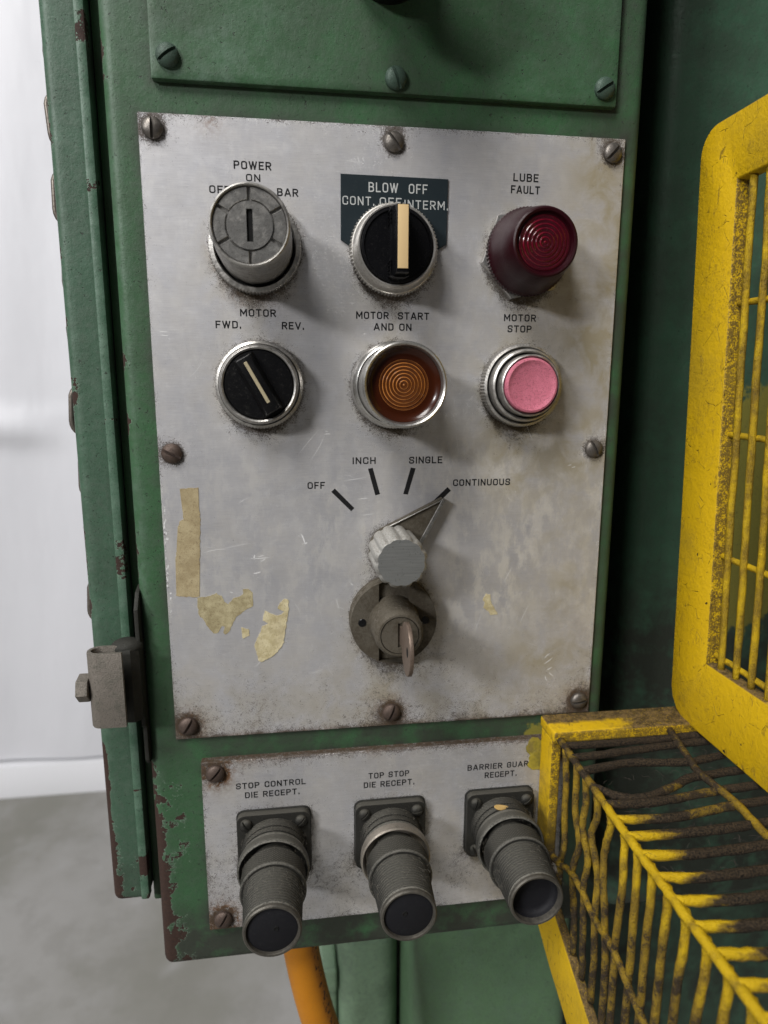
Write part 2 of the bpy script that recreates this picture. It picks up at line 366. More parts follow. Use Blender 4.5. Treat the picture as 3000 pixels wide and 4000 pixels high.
# ---------------------------------------------------------------- object helpers
def thing(name, label, cat, loc=(0, 0, 0), group=None):
    o = bpy.data.objects.new(name, None); col.objects.link(o)
    o.empty_display_size = 0.01
    o.location = Vector(loc) * MM
    o['label'] = label; o['category'] = cat
    if group: o['group'] = group
    return o
def mesh(name, verts, faces, mat, sharp=35, mask=None, smooth=True):
    me = bpy.data.meshes.new(name)
    v = np.asarray(verts, dtype=float).reshape(-1, 3) * MM
    me.from_pydata(v.tolist(), [], [tuple(int(i) for i in f) for f in faces])
    me.validate(clean_customdata=False)
    bm = bmesh.new(); bm.from_mesh(me)
    bmesh.ops.recalc_face_normals(bm, faces=bm.faces)
    bm.to_mesh(me); bm.free()
    if smooth:
        me.shade_smooth()
        if sharp < 179: me.set_sharp_from_angle(angle=R(sharp))
    if mask is not None:
        a = me.color_attributes.new("mask", 'FLOAT_COLOR', 'POINT')
        m = np.clip(np.asarray(mask, dtype=np.float32), 0, 2)
        if m.ndim == 1: m = np.stack([m, m * 0, m * 0, m * 0], 1)
        a.data.foreach_set("color", m.ravel())
    if mat: me.materials.append(mat)
    return me
def place(name, me, parent=None, loc=(0, 0, 0), rot=(0, 0, 0), label=None, **props):
    o = bpy.data.objects.new(name, me); col.objects.link(o)
    o.location = Vector(loc) * MM; o.rotation_euler = rot
    if parent: o.parent = parent
    if label: o['label'] = label
    for k, v in props.items(): o[k] = v
    return o
def part(name, vf, mat, parent=None, loc=(0, 0, 0), rot=(0, 0, 0), sharp=35, mask=None, label=None, smooth=True, **props):
    return place(name, mesh(name, vf[0], vf[1], mat, sharp, mask, smooth), parent, loc, rot, label, **props)
def join(*vfs):
    V = []; F = []
    for v, f in vfs:
        k = len(V); V += [tuple(p) for p in v]; F += [tuple(i + k for i in q) for q in f]
    return V, F
def shift(vf, d):
    return [(p[0] + d[0], p[1] + d[1], p[2] + d[2]) for p in vf[0]], vf[1]

def box(x0, x1, y0, y1, z0, z1, bev=0.0, seg=2):
    bm = bmesh.new()
    bmesh.ops.create_cube(bm, size=1)
    for v in bm.verts:
        v.co = Vector(((x0 + x1) / 2 + v.co.x * (x1 - x0), (y0 + y1) / 2 + v.co.y * (y1 - y0), (z0 + z1) / 2 + v.co.z * (z1 - z0)))
    if bev: bmesh.ops.bevel(bm, geom=list(bm.edges), offset=bev, segments=seg, profile=0.6, affect='EDGES')
    bm.verts.index_update()
    r = [tuple(v.co) for v in bm.verts], [tuple(v.index for v in f.verts) for f in bm.faces]
    bm.free()
    return r
def prism(pts, a, b, axis='y', bev=0.0, seg=2):
    """polygon extruded along an axis; pts are (x,z) for 'y', (y,z) for 'x', (x,y) for 'z'"""
    def at(p, t):
        return (p[0], t, p[1]) if axis == 'y' else (t, p[0], p[1]) if axis == 'x' else (p[0], p[1], t)
    bm = bmesh.new()
    A = [bm.verts.new(at(p, a)) for p in pts]; B = [bm.verts.new(at(p, b)) for p in pts]
    n = len(pts)
    fa = bm.faces.new(A); fb = bm.faces.new(list(reversed(B)))
    for i in range(n): bm.faces.new((A[i], A[(i + 1) % n], B[(i + 1) % n], B[i]))
    bmesh.ops.recalc_face_normals(bm, faces=bm.faces)
    if bev:
        e = [e for e in bm.edges if fa in e.link_faces or fb in e.link_faces]
        bmesh.ops.bevel(bm, geom=e, offset=bev, segments=seg, profile=0.6, affect='EDGES')
    bmesh.ops.triangulate(bm, faces=[f for f in bm.faces if len(f.verts) > 4])
    bm.verts.index_update()
    r = [tuple(v.co) for v in bm.verts], [tuple(v.index for v in f.verts) for f in bm.faces]
    bm.free()
    return r
def lathe(prof, seg=64, knurl=None):
    """profile of (radius, protrusion): protrusion points out of the panel, towards -y.  knurl: (first, last, teeth, depth)
    cuts teeth into the profile points first..last"""
    if knurl: seg = knurl[2] * 2
    V = []; F = []
    n = len(prof)
    for i in range(seg):
        a = 2 * PI * i / seg
        for j, (r, d) in enumerate(prof):
            rr = r
            if knurl and knurl[0] <= j <= knurl[1] and i % 2: rr = r - knurl[3]
            V.append((rr * math.cos(a), -d, rr * math.sin(a)))
    for i in range(seg):
        k = (i + 1) % seg
        for j in range(n - 1):
            F.append((i * n + j, k * n + j, k * n + j + 1, i * n + j + 1))
    if prof[-1][0] > 1e-6: F.append(tuple(i * n + n - 1 for i in range(seg)))
    return V, F
def diamond(r, d0, d1, teeth, rows, depth):
    """diamond-knurled band"""
    V = []; F = []; seg = teeth * 2
    for j in range(rows + 1):
        d = d0 + (d1 - d0) * j / rows
        for i in range(seg):
            a = 2 * PI * i / seg
            rr = r - (depth if (i + j) % 2 else 0)
            V.append((rr * math.cos(a), -d, rr * math.sin(a)))
    for j in range(rows):
        for i in range(seg):
            k = (i + 1) % seg
            F.append((j * seg + i, j * seg + k, (j + 1) * seg + k, (j + 1) * seg + i))
    return V, F
def slotted(r, height, floor, w, length=1e9, base=0.0, n=10, skirt=0.0, off=0.0):
    """round face with a slot of width w cut along z; height(rho) is the protrusion of the face, floor that of the slot"""
    h = w / 2
    ts = [(-r + (r - h) * (1 - math.cos(PI / 2 * i / n)), 0) for i in range(n)] + [(-h, 0), (-h, 1), (h, 1), (h, 0)] + \
         [(h + (r - h) * math.sin(PI / 2 * (i + 1) / n), 0) for i in range(n)]
    ys = []
    if length > 2 * r:
        ys = [(-math.cos(PI * i / (2 * n)), 1) for i in range(2 * n + 1)]
    V = []; rows = []
    if length > 2 * r:
        for (t, s) in ts:
            L = math.sqrt(max(r * r - t * t, 0.0)); row = []
            for (q, _) in ys:
                z = q * L; hh = height(min(math.hypot(t, z) / r, 1))
                if s: hh = min(hh, floor)
                row.append(len(V)); V.append((t, -hh, z))
            rows.append(row)
    else:
        l = length / 2
        zs = [(-r + (r - l) * i / n, 0) for i in range(n)] + [(-l + off, 0), (-l + off, 1), (l + off, 1), (l + off, 0)] + [(l + (r - l) * (i + 1) / n, 0) for i in range(n)]
        for (t, s) in ts:
            L = math.sqrt(max(r * r - t * t, 0.0)); row = []
            for (z, q) in zs:
                z = max(-L, min(L, z)); hh = height(min(math.hypot(t, z) / r, 1))
                if s and q: hh = floor
                row.append(len(V)); V.append((t, -hh, z))
            rows.append(row)
    F = []
    for a, b in zip(rows[:-1], rows[1:]):
        for j in range(len(a) - 1): F.append((a[j], a[j + 1], b[j + 1], b[j]))
    edge = height(1.0)
    if edge > base:
        k = len(V); N = 48
        for i in range(N):
            a = 2 * PI * i / N
            V.append((r * math.cos(a), -edge, r * math.sin(a))); V.append((r * math.cos(a), -base, r * math.sin(a)))
        for i in range(N):
            j = (i + 1) % N; F.append((k + 2 * i, k + 2 * j, k + 2 * j + 1, k + 2 * i + 1))
    return V, F
def catmull(P, sub=6):
    P = [Vector(p) for p in P]
    if len(P) < 3: 
        return [P[0].lerp(P[1], i / sub) for i in range(sub + 1)]
    Q = [P[0] * 2 - P[1]] + P + [P[-1] * 2 - P[-2]]
    out = []
    for i in range(1, len(Q) - 2):
        p0, p1, p2, p3 = Q[i - 1:i + 3]
        for s in range(sub):
            t = s / sub
            out.append(0.5 * ((2 * p1) + (p2 - p0) * t + (2 * p0 - 5 * p1 + 4 * p2 - p3) * t * t + (3 * p1 - p0 - 3 * p2 + p3) * t ** 3))
    out.append(P[-1])
    return out
def tube(P, r, seg=8, closed=False, jit=0.0, cap=True, rnd=random):
    n = len(P); V = []; F = []
    P = [Vector(p) for p in P]
    T = []
    for i in range(n):
        a = P[(i - 1) % n] if (closed or i > 0) else P[i]; b = P[(i + 1) % n] if (closed or i < n - 1) else P[i]
        T.append((b - a).normalized())
    u = T[0].orthogonal().normalized()
    for i in range(n):
        u = (u - T[i] * u.dot(T[i])).normalized(); w = T[i].cross(u)
        rr = (r[i] if isinstance(r, (list, tuple)) else r)
        for k in range(seg):
            a = 2 * PI * k / seg
            q = rr * (1 + (rnd.uniform(-jit, jit) if jit else 0))
            V.append(tuple(P[i] + u * (q * math.cos(a)) + w * (q * math.sin(a))))
    for i in range(n if closed else n - 1):
        j = (i + 1) % n
        for k in range(seg):
            m = (k + 1) % seg
            F.append((i * seg + k, i * seg + m, j * seg + m, j * seg + k))
    if cap and not closed:
        F.append(tuple(range(seg))); F.append(tuple((n - 1) * seg + k for k in range(seg)))
    return V, F
def rounded_box(x0, x1, z0, z1, yf, yb, r, step, xs_only=None, seg=5):
    """sheet-metal box seen from the front: a dense front with rolled edges, then sides going back to yb.  Returns verts, faces"""
    us = []
    us.append((x0 + r, yb, -1.0, 0.0, True))
    k = max(2, int((yb - yf) / max(step * 3, 4)))
    for i in range(1, k): us.append((x0 + r, yb + (yf + r - yb) * i / k, -1.0, 0.0, True))
    for i in range(seg + 1):
        a = PI / 2 * i / seg; us.append((x0 + r, yf + r, -math.cos(a), -math.sin(a), True))
    nx = max(2, int((x1 - x0 - 2 * r) / step))
    for i in range(1, nx): us.append((x0 + r + (x1 - x0 - 2 * r) * i / nx, yf + r, 0.0, -1.0, True))
    for i in range(seg + 1):
        a = PI / 2 * i / seg; us.append((x1 - r, yf + r, math.sin(a), -math.cos(a), True))
    for i in range(k - 1, 0, -1): us.append((x1 - r, yb + (yf + r - yb) * i / k, 1.0, 0.0, True))
    us.append((x1 - r, yb, 1.0, 0.0, True))
    vs = []
    for i in range(seg + 1):
        b = -PI / 2 + PI / 2 * i / seg; vs.append((z0 + r, b))
    nz = max(2, int((z1 - z0 - 2 * r) / step))
    for i in range(1, nz): vs.append((z0 + r + (z1 - z0 - 2 * r) * i / nz, 0.0))
    for i in range(seg + 1):
        b = PI / 2 * i / seg; vs.append((z1 - r, b))
    V = []
    for (cz, b) in vs:
        for (cx, cy, ax, ay, _) in us:
            V.append((cx + r * ax * math.cos(b), cy + r * ay * math.cos(b), cz + r * math.sin(b)))
    U = len(us); F = []
    for j in range(len(vs) - 1):
        for i in range(U - 1): F.append((j * U + i, j * U + i + 1, (j + 1) * U + i + 1, (j + 1) * U + i))
        F.append((j * U + U - 1, j * U, (j + 1) * U, (j + 1) * U + U - 1))
    F.append(tuple(range(U))); F.append(tuple((len(vs) - 1) * U + i for i in range(U)))
    return V, F

# ---------------------------------------------------------------- smooth random field for hand-placed wear
_rg = np.random.RandomState(3)
_lat = _rg.rand(64, 64)
def vn(x, z, s):
    x = np.asarray(x) / s + 100; z = np.asarray(z) / s + 100
    xi = np.floor(x).astype(int); zi = np.floor(z).astype(int); fx = x - xi; fz = z - zi
    fx = fx * fx * (3 - 2 * fx); fz = fz * fz * (3 - 2 * fz)
    g = lambda a, b: _lat[a % 64, b % 64]
    return (g(xi, zi) * (1 - fx) + g(xi + 1, zi) * fx) * (1 - fz) + (g(xi, zi + 1) * (1 - fx) + g(xi + 1, zi + 1) * fx) * fz
def sm(x, a, b):
    t = np.clip((np.asarray(x, dtype=float) - a) / (b - a), 0, 1); return t * t * (3 - 2 * t)

# ---------------------------------------------------------------- lettering: a stroke alphabet of our own
def fil(pts, r, closed=False):
    P = [Vector((p[0], p[1])) for p in pts]; n = len(P); out = []
    for i in range(n):
        if not closed and i in (0, n - 1): out.append(P[i]); continue
        a = P[(i - 1) % n]; b = P[i]; c = P[(i + 1) % n]
        q = pts[i][2] if len(pts[i]) > 2 else r
        if q <= 0: out.append(b); continue
        d1 = (a - b); d2 = (c - b)
        q = min(q, d1.length * 0.5, d2.length * 0.5)
        p1 = b + d1.normalized() * q; p2 = b + d2.normalized() * q
        for k in range(6):
            t = k / 5; out.append(p1 * (1 - t) ** 2 + b * 2 * t * (1 - t) + p2 * t * t)
    return out
w_ = 0.50
GL = {
 'A': (0.60, [[(0, 0), (0.27, 1)], [(0.33, 1), (0.60, 0)], [(0.10, 0.28), (0.50, 0.28)]]),
 'B': (w_, [[(0, 0, 0), (0, 1, 0), (w_ * .95, 1), (w_ * .95, .53), (0, .53)], [(0, .53), (w_, .53), (w_, 0), (0, 0)]]),
 'C': (w_, [[(w_, .70), (w_, 1), (0, 1), (0, 0), (w_, 0), (w_, .30)]]),
 'D': (w_, ['c', [(0, 0, 0), (0, 1, 0), (w_, 1), (w_, 0)]]),
 'E': (.44, [[(.44, 1), (0, 1, 0), (0, 0, 0), (.44, 0)], [(0, .52), (.38, .52)]]),
 'F': (.42, [[(.44, 1), (0, 1, 0), (0, 0)], [(0, .50), (.36, .50)]]),
 'G': (w_, [[(w_, .74), (w_, 1), (0, 1), (0, 0), (w_, 0), (w_, .48, 0), (w_ * .52, .48)]]),
 'H': (w_, [[(0, 0), (0, 1)], [(w_, 0), (w_, 1)], [(0, .5), (w_, .5)]]),
 'I': (0.02, [[(0.01, 0), (0.01, 1)]]),
 'L': (.42, [[(0, 1), (0, 0, 0), (.43, 0)]]),
 'M': (.66, [[(0, 0), (0, 1)], [(.02, 1), (.33, .30)], [(.33, .30), (.64, 1)], [(.66, 1), (.66, 0)]]),
 'N': (.52, [[(0, 0), (0, 1)], [(.02, 1), (.50, 0)], [(.52, 0), (.52, 1)]]),
 'O': (.52, ['c', [(0, 0), (0, 1), (.52, 1), (.52, 0)]]),
 'P': (w_, [[(0, 0), (0, 1, 0), (w_, 1), (w_, .46), (0, .46)]]),
 'R': (w_, [[(0, 0), (0, 1, 0), (w_, 1), (w_, .48), (0, .48)], [(.24, .48), (w_, 0)]]),
 'S': (w_, [[(w_, .76), (w_, 1), (0, 1), (0, .52), (w_, .50), (w_, 0), (0, 0), (0, .24)]]),
 'T': (w_, [[(0, 1), (w_, 1)], [(w_ / 2, 1), (w_ / 2, 0)]]),
 'U': (w_, [[(0, 1), (0, 0), (w_, 0), (w_, 1)]]),
 'V': (.56, [[(0, 1), (.27, 0)], [(.29, 0), (.56, 1)]]),
 'W': (.80, [[(0, 1), (.20, 0)], [(.20, 0), (.40, 1)], [(.40, 1), (.60, 0)], [(.60, 0), (.80, 1)]]),
 '.': (0.06, [[(.03, -.05), (.03, .10)]]),
}
def strip(P, half, closed, d):
    V = []; F = []; n = len(P)
    Q = [P[0]]
    for p in P[1:]:
        if (p - Q[-1]).length > 1e-4: Q.append(p)
    if closed and (Q[0] - Q[-1]).length < 1e-4: Q.pop()
    P = Q; n = len(P)
    for i in range(n):
        a = P[(i - 1) % n] if (closed or i > 0) else P[i]; b = P[(i + 1) % n] if (closed or i < n - 1) else P[i]
        t1 = (P[i] - a); t2 = (b - P[i])
        t1 = t1.normalized() if t1.length > 0 else t2.normalized(); t2 = t2.normalized() if t2.length > 0 else t1
        n1 = Vector((-t1.y, t1.x)); n2 = Vector((-t2.y, t2.x)); m = (n1 + n2).normalized()
        k = half / max(0.45, m.dot(n1))
        V += [(P[i].x + m.x * k, -d, P[i].y + m.y * k), (P[i].x - m.x * k, -d, P[i].y - m.y * k)]
    for i in range(n if closed else n - 1):
        j = (i + 1) % n; F.append((2 * i, 2 * j, 2 * j + 1, 2 * i + 1))
    return V, F
def text(s, cx, z, width, h, d, stroke=0.182, gap=0.34, space=0.52, jitter=0.0):
    """one line of lettering: centre x, baseline z, overall width and cap height in mm, standing d above the panel"""
    x = 0; items = []
    for ch in s:
        if ch == ' ': x += space; continue
        gw, st = GL[ch]; items.append((x, st)); x += gw + (gap if ch != '.' else gap * .7)
    tot = x - gap; sx = width / tot
    hs = h
    half = stroke * h / 2; out = []
    q = 0
    for (ox, st) in items:
        closed = st[0] == 'c'
        for s_ in (st[1:] if closed else st):
            P = [Vector((cx - width / 2 + (p.x + ox) * sx, z + half + p.y * (hs - 2 * half))) for p in fil(s_, 0.25, closed)]
            if not closed:      # butt ends reach the cap line and the base line
                for i, j in ((0, 1), (-1, -2)):
                    e = (P[i] - P[j]).normalized(); P[i] = P[i] + e * half * 0.95
            out.append(strip(P, half, closed, d + 0.004 * (q % 4))); q += 1
    return join(*out)

# ================================================================ THE SETTING
FZ = -1122
def plane(x0, x1, y0, y1, z):
    return [(x0, y0, z), (x1, y0, z), (x1, y1, z), (x0, y1, z)], [(0, 1, 2, 3)]
part('floor', plane(-5000, 5000, -4000, 3500, FZ), FLOOR, kind='structure', smooth=False)
WX = []; nx, nz = 200, 140
for j in range(nz + 1):
    for i in range(nx + 1):
        x = -2600 + 5200 * i / nx; z = FZ + 110 + 2600 * j / nz
        WX.append((x, 1520 + 9 * math.sin(x / 170 + z / 260) + 6 * math.sin(x / 61 - z / 340) - 26 * math.exp(-((z + 75 + 0.1 * (x + 800)) / 38) ** 2) * (1 / (1 + math.exp((x + 700) / 30))) - 3 * math.exp(-((z + 40) / 20) ** 2), z))
WF = [(j * (nx + 1) + i, j * (nx + 1) + i + 1, (j + 1) * (nx + 1) + i + 1, (j + 1) * (nx + 1) + i) for j in range(nz) for i in range(nx)]
part('wall', (WX, WF), WALL, kind='structure', sharp=180)
part('wall_base', box(-2600, 2600, 1502, 1560, FZ, FZ + 100, 3), SKIRT, kind='structure')

# ================================================================ THE MACHINE
# --- machine frame behind the control box
YB = 92
fr = thing('machine_frame', 'green painted machine column behind the control box and the yellow guard', 'machine', (0, YB, FZ))
def body_mask(V):
    V = np.array(V); x, z = V[:, 0], V[:, 2]
    m = np.zeros((len(V), 4))
    m[:, 0] = 0.10 + 0.10 * vn(x, z, 30)
    m[:, 1] = 0.25 + 0.5 * vn(x, z, 45) + 0.85 * sm(-z, 70, 150)  # lower part darkened: shade behind the cage put into the colour
    m[:, 2] = 0.2 * vn(x, z, 60)
    # remains of yellow paint behind the guard's grille
    m[:, 3] = 0.9 * sm(x, 225, 245) * (1 - sm(x, 268, 300)) * sm(z, -165, -110) * (1 - sm(z, 5, 60))
    return m
V, F = rounded_box(173, 640, -352, 1000, YB, YB + 420, 12, 9)  # left edge and unseen top shaped to keep the gap dark
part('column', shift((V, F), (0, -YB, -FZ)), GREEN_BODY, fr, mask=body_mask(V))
V, F = rounded_box(33, 152, -800, -300, YB + 2, YB + 300, 12, 6)
A = np.array(V); m = np.zeros((len(V), 4)); m[:, 0] = 0.1; m[:, 1] = 0.35 * vn(A[:, 0], A[:, 2], 30); m[:, 2] = 0.8 * vn(A[:, 0], A[:, 2] * 0.15, 14)  # vertical paler streaks: soft highlights put into the colour
part('base', shift((V, F), (0, -YB, -FZ)), GREEN_CAST, fr, mask=m)
V, F = rounded_box(153, 640, -900, -300, YB + 170, YB + 300, 12, 12)  # set far back so the view through the cage stays dark
A = np.array(V); m = np.zeros((len(V), 4)); m[:, 0] = 0.1; m[:, 1] = 0.9 * vn(A[:, 0], A[:, 2], 30) + 0.4; m[:, 2] = 0.2
part('recess_panel', shift((V, F), (0, -YB, -FZ)), GREEN_BODY, fr, mask=m)
part('side_light_block', shift(box(92, 98, YB - 0.6, YB + 345, -310, 1000, 1), (0, -YB, -FZ)), GREEN_BODY, fr)  # added unseen blocker, keeps light from behind out of the gap
part('top_cap', shift(box(60, 660, YB - 0.5, YB + 350, 985, 1000, 1), (0, -YB, -FZ)), GREEN_BODY, fr)  # unseen lid, keeps light from above out of the gap
part('gap_backdrop', shift(box(100, 700, YB + 330, YB + 345, -310, 1000, 2), (0, -YB, -FZ)), GREEN_BODY, fr)  # added backdrop so the gap beside the box reads dark
cs = thing('gearbox_casting', 'pale green casting with rounded corner low under the control box', 'casting', (0, 150, FZ))
V, F = rounded_box(-19, 30, -700, -398, 150, 240, 14, 5)
A = np.array(V); m = np.zeros((len(V), 4)); m[:, 0] = 0.12 + 0.3 * sm(A[:, 2], -430, -400) * vn(A[:, 0], A[:, 2], 12); m[:, 1] = 0.5 * vn(A[:, 0], A[:, 2], 20); m[:, 2] = 1.0 * vn(A[:, 0], A[:, 2], 9) * sm(A[:, 2], -455, -405)
GREEN_PALE = m_green('green_pale_casting_paint', (0.150, 0.240, 0.145), (0.205, 0.305, 0.200), 1.4, 1.6)
part('casting_body', shift((V, F), (0, -150, -FZ)), GREEN_PALE, cs, mask=m)
V, F = rounded_box(-34, -20, -462, -440, 156, 200, 3, 4)
part('lug', shift((V, F), (0, -150, -FZ)), GREEN_PALE, cs, mask=np.zeros((len(V), 4)))
V, F = rounded_box(-31, -20, -600, -462.5, 164, 200, 3, 6)
part('rib', shift((V, F), (0, -150, -FZ)), GREEN_PALE, cs, mask=np.zeros((len(V), 4)) + 0.1)

# --- control enclosure
YE = 1.6
enc = thing('control_enclosure', 'green sheet metal control box with rust chips along its left and bottom edges', 'control box', (0, YE, -268))
V, F = rounded_box(-118.5, 113.5, -267.5, 900, YE, YB - 1, 5.0, 2.2)  # carried up out of view to stop light coming over its top
A = np.array(V); x, z = A[:, 0], A[:, 2]
m = np.zeros((len(V), 4))
le = x + 118.5                                   # distance from the left edge
low = sm(-z, 120, 200)
c = 0.16 + 0.12 * vn(x, z, 9)
c += low * 0.22 * np.exp(-np.maximum(le - 2, 0) / (1.8 + 3.5 * sm(-z, 215, 262)))
c += sm(-z, 175, 215) * 0.33 * np.exp(-np.maximum(le - 1, 0) / 2.2)
c += 0.22 * sm(-z, 140, 170) * (1 - sm(le, 9, 24)) * (vn(x, z, 5) > 0.45)
c += 0.34 * np.exp(-le / 2.0) * (vn(x * 0, z, 13) > 0.62)
c += 0.22 * np.exp(-np.abs(z + 267) / 1.6)
c += 0.05 * sm(-z, 225, 262) * (1 - sm(le, 20, 60))
m[:, 0] = c
m[:, 1] = 0.20 + 0.40 * vn(x, z, 35) + 1.3 * sm(-z, 222, 262) * (1 - 0.3 * sm(x, -60, 20)) + 0.35 * sm(x, 60, 112) + 0.5 * np.exp(-np.abs(z + 144) / 5)  # oily foot; grime and painted shade between the plates; darker to the right
m[:, 2] = 0.8 * (1 - sm(le, 2, 10)) * (0.4 + vn(x, z, 20)) + 0.5 * sm(z, 130, 170) * (1 - sm(x, -110, -60))  # paler left edge and upper left: highlight and lamplight painted in
m[:, 3] = 0.95 * np.exp(-((x - 76) / 7) ** 2 - ((z + 152) / 10) ** 2)
for px0, px1, pz0, pz1 in ((-105, 105, -138.4, 138.4), (-93.6, 92, -243.9, -149.9), (-98.5, 98.7, 150.3, 330)):
    qd = np.maximum(np.maximum(px0 - x, x - px1), np.maximum(pz0 - z, z - pz1))
    m[:, 1] += 0.75 * np.exp(-np.maximum(qd, 0) / 2.2)  # grime round the plates, with contact shade painted in
part('box_body', shift((V, F), (0, -YE, 268)), GREEN, enc, mask=m)

# --- upper cover plate, screwed to the box
cov = thing('cover_plate', 'green painted cover plate with three slotted screws above the control plate', 'cover plate', (0, YE, 150))
V, F = rounded_box(-98.5, 98.7, 150.3, 520, -1.6, YE, 0.8, 2.6, seg=2)
A = np.array(V); x, z = A[:, 0], A[:, 2]; m = np.zeros((len(V), 4))
m[:, 0] = 0.12 + 0.1 * vn(x, z, 8); m[:, 1] = 0.2 + 0.45 * vn(x, z, 30) + 0.3 * np.exp(-(x / 22) ** 2)  # middle darkened: the button's cast shadow put into the colour
m[:, 2] = 1.1 * (1 - sm(x, -85, -5)) * (0.45 + 0.8 * vn(x, z, 12)) + 0.35 * sm(x, 30, 60)  # paler left and right: light either side of that shadow, painted in
part('plate_sheet', shift((V, F), (0, -YE, -150)), GREEN, cov, mask=m)

# --- slotted screw, one mesh per finish
def screw_mesh(mat, r=4.25, h=3.0, name='screw'):
    f = lambda q: 0.7 + (h - 0.7) * math.sqrt(max(0, 1 - (q * 0.985) ** 2))
    return mesh(name, *slotted(r, f, h * 0.42, 1.25, n=8), mat, 30)
SM = screw_mesh(SCREW); SR = screw_mesh(SCREW_RUST, 4.5, 3.2); SG = screw_mesh(SCREW_GREEN, 4.6, 3.2)
def screw(parent, me, x, z, ang, y, px, pz, label=None):
    # ang: the slot's angle from horizontal, anticlockwise as seen
    return place('screw', me, parent, (x - px, y, z - pz), (0, R(90 - ang), 0), label)
for x, z, a in ((-91.5, 158.6, 35), (0.5, 155.8, -68), (92.6, 157.2, 33)): screw(cov, SG, x, z, a, -1.6 - YE, 0, 150)

# --- black knob at the very top
kn = thing('black_button', 'black round button whose lower edge shows above the top cover plate', 'button', (-3, -1.6, 200))
part('button_collar', lathe([(17, 0), (17, 8), (15, 10), (15, 12)]), BLACKD, kn)
part('button_cap', lathe([(13, 10), (13, 24), (21, 27), (22.5, 31), (22, 38), (18, 43), (9, 45.5), (0.01, 46)]), BLACKD, kn)

# --- main control plate
W2, H2 = 105, 138.4
plate = thing('control_plate', 'large grey aluminium control plate with printed legends, dull and stained, on the green box', 'control plate', (0, 0, 0))
V, F = rounded_box(-W2, W2, -H2, H2, 0, YE, 0.35, 1.25, seg=1)
CTRL = [(-59.5, 88, 19.5), (0, 88, 19.4), (59.5, 88, 19.3), (-59.5, 30, 19.2), (0, 30, 19.6), (59.5, 30, 18.8), (0, -46, 12), (0, -80.6, 20.7)]
SCREWS = [(-99.2, 132.3, 88), (0, 131.9, -52), (98.9, 132.1, 47), (-99, 0, -25), (98.5, 0.2, -62), (-98.8, -131.3, 58), (0, -131, 66), (98.8, -131.2, 10)]
A = np.array(V); x, z = A[:, 0], A[:, 2]; m = np.zeros((len(V), 4))
d = 0.10 + 0.25 * vn(x, z, 26) * vn(x, z, 9)
g = 0.10 + 0.25 * vn(x, z, 40)
rs = np.zeros(len(V)); pl = np.zeros(len(V))
for cx, cz, r in CTRL:
    q = np.hypot(x - cx, z - cz) - r
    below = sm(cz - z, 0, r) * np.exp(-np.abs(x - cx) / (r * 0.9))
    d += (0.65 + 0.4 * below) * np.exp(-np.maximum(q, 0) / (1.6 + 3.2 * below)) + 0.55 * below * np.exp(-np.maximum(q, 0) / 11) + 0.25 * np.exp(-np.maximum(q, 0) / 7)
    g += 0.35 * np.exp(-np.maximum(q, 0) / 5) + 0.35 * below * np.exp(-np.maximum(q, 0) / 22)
q = np.hypot(x + 59.5, z - 88) - 19.5
rs += 1.5 * np.exp(-np.maximum(q, 0) / 3.0) * sm(70 - z, -6, 8) * (0.3 + vn(x, z, 4)) + 0.35 * np.exp(-np.maximum(q, 0) / 2) * (vn(x, z, 3) > 0.5)
for cx, cz, _ in SCREWS:
    q = np.hypot(x - cx, z - cz) - 4.9
    d += 0.75 * np.exp(-np.maximum(q, 0) / 1.3) + 0.35 * np.exp(-np.maximum(q, 0) / 5)
    rs += (1.5 if cz < -100 else 0.15) * np.exp(-np.maximum(q, 0) / 2.3)
ed = np.minimum(np.minimum(x + W2, W2 - x), np.minimum(z + H2, H2 - z))
d += 0.55 * np.exp(-ed / 1.6) * (0.4 + vn(x, z, 6)) + 0.45 * np.exp(-(H2 - z) / 4) * (0.4 + vn(x, z, 7)) + 0.4 * np.exp(-(z + H2) / 6)
d += 0.40 * sm(-z, 70, 135) * (0.5 + vn(x, z, 11)) + 0.12 * sm(-z, 40, 90) * vn(x, z, 16)                         # the foot of the plate is gritty
rs += 0.8 * np.exp(-(z + H2) / 1.5) * (vn(x, z, 7) > 0.45) + 0.9 * np.exp(-np.hypot(x + 76, z - 136) / 3.5)
g += 0.7 * sm(x, 66, 98) * (0.35 + vn(x, z, 22)) * sm(z, -75, 20) + 0.55 * sm(x, 40, 90) * sm(-z, 25, 70) * (1 - sm(-z, 100, 125)) * (0.3 + vn(x, z, 18))
g += 0.5 * np.exp(-((x - 60) / 22) ** 2 - ((z + 8) / 24) ** 2) + 0.5 * sm(-z, 80, 130) + 0.22 * sm(x, 10, 60)
pl += 0.75 * sm(x, 18, 40) * (0.35 + 0.9 * vn(x, z, 13)) * sm(30 - z, 0, 40) * (1 - sm(-z, 70, 110)) + 0.6 * vn(x, z * 0.2, 7) * sm(20 - z, 0, 40) * (1 - sm(-z, 60, 100)) + 0.3 * vn(x, z * 0.2, 6)
m[:, 0] = d; m[:, 1] = g; m[:, 2] = rs; m[:, 3] = pl
part('plate_sheet', (V, F), ALU, plate, mask=m)
for i, (x, z, a) in enumerate(SCREWS):
    screw(plate, SR if i in (3, 5, 6) else SM, x, z, a, 0, 0, 0, 'rust-browned slotted screw' if i in (3, 5, 6) else None)

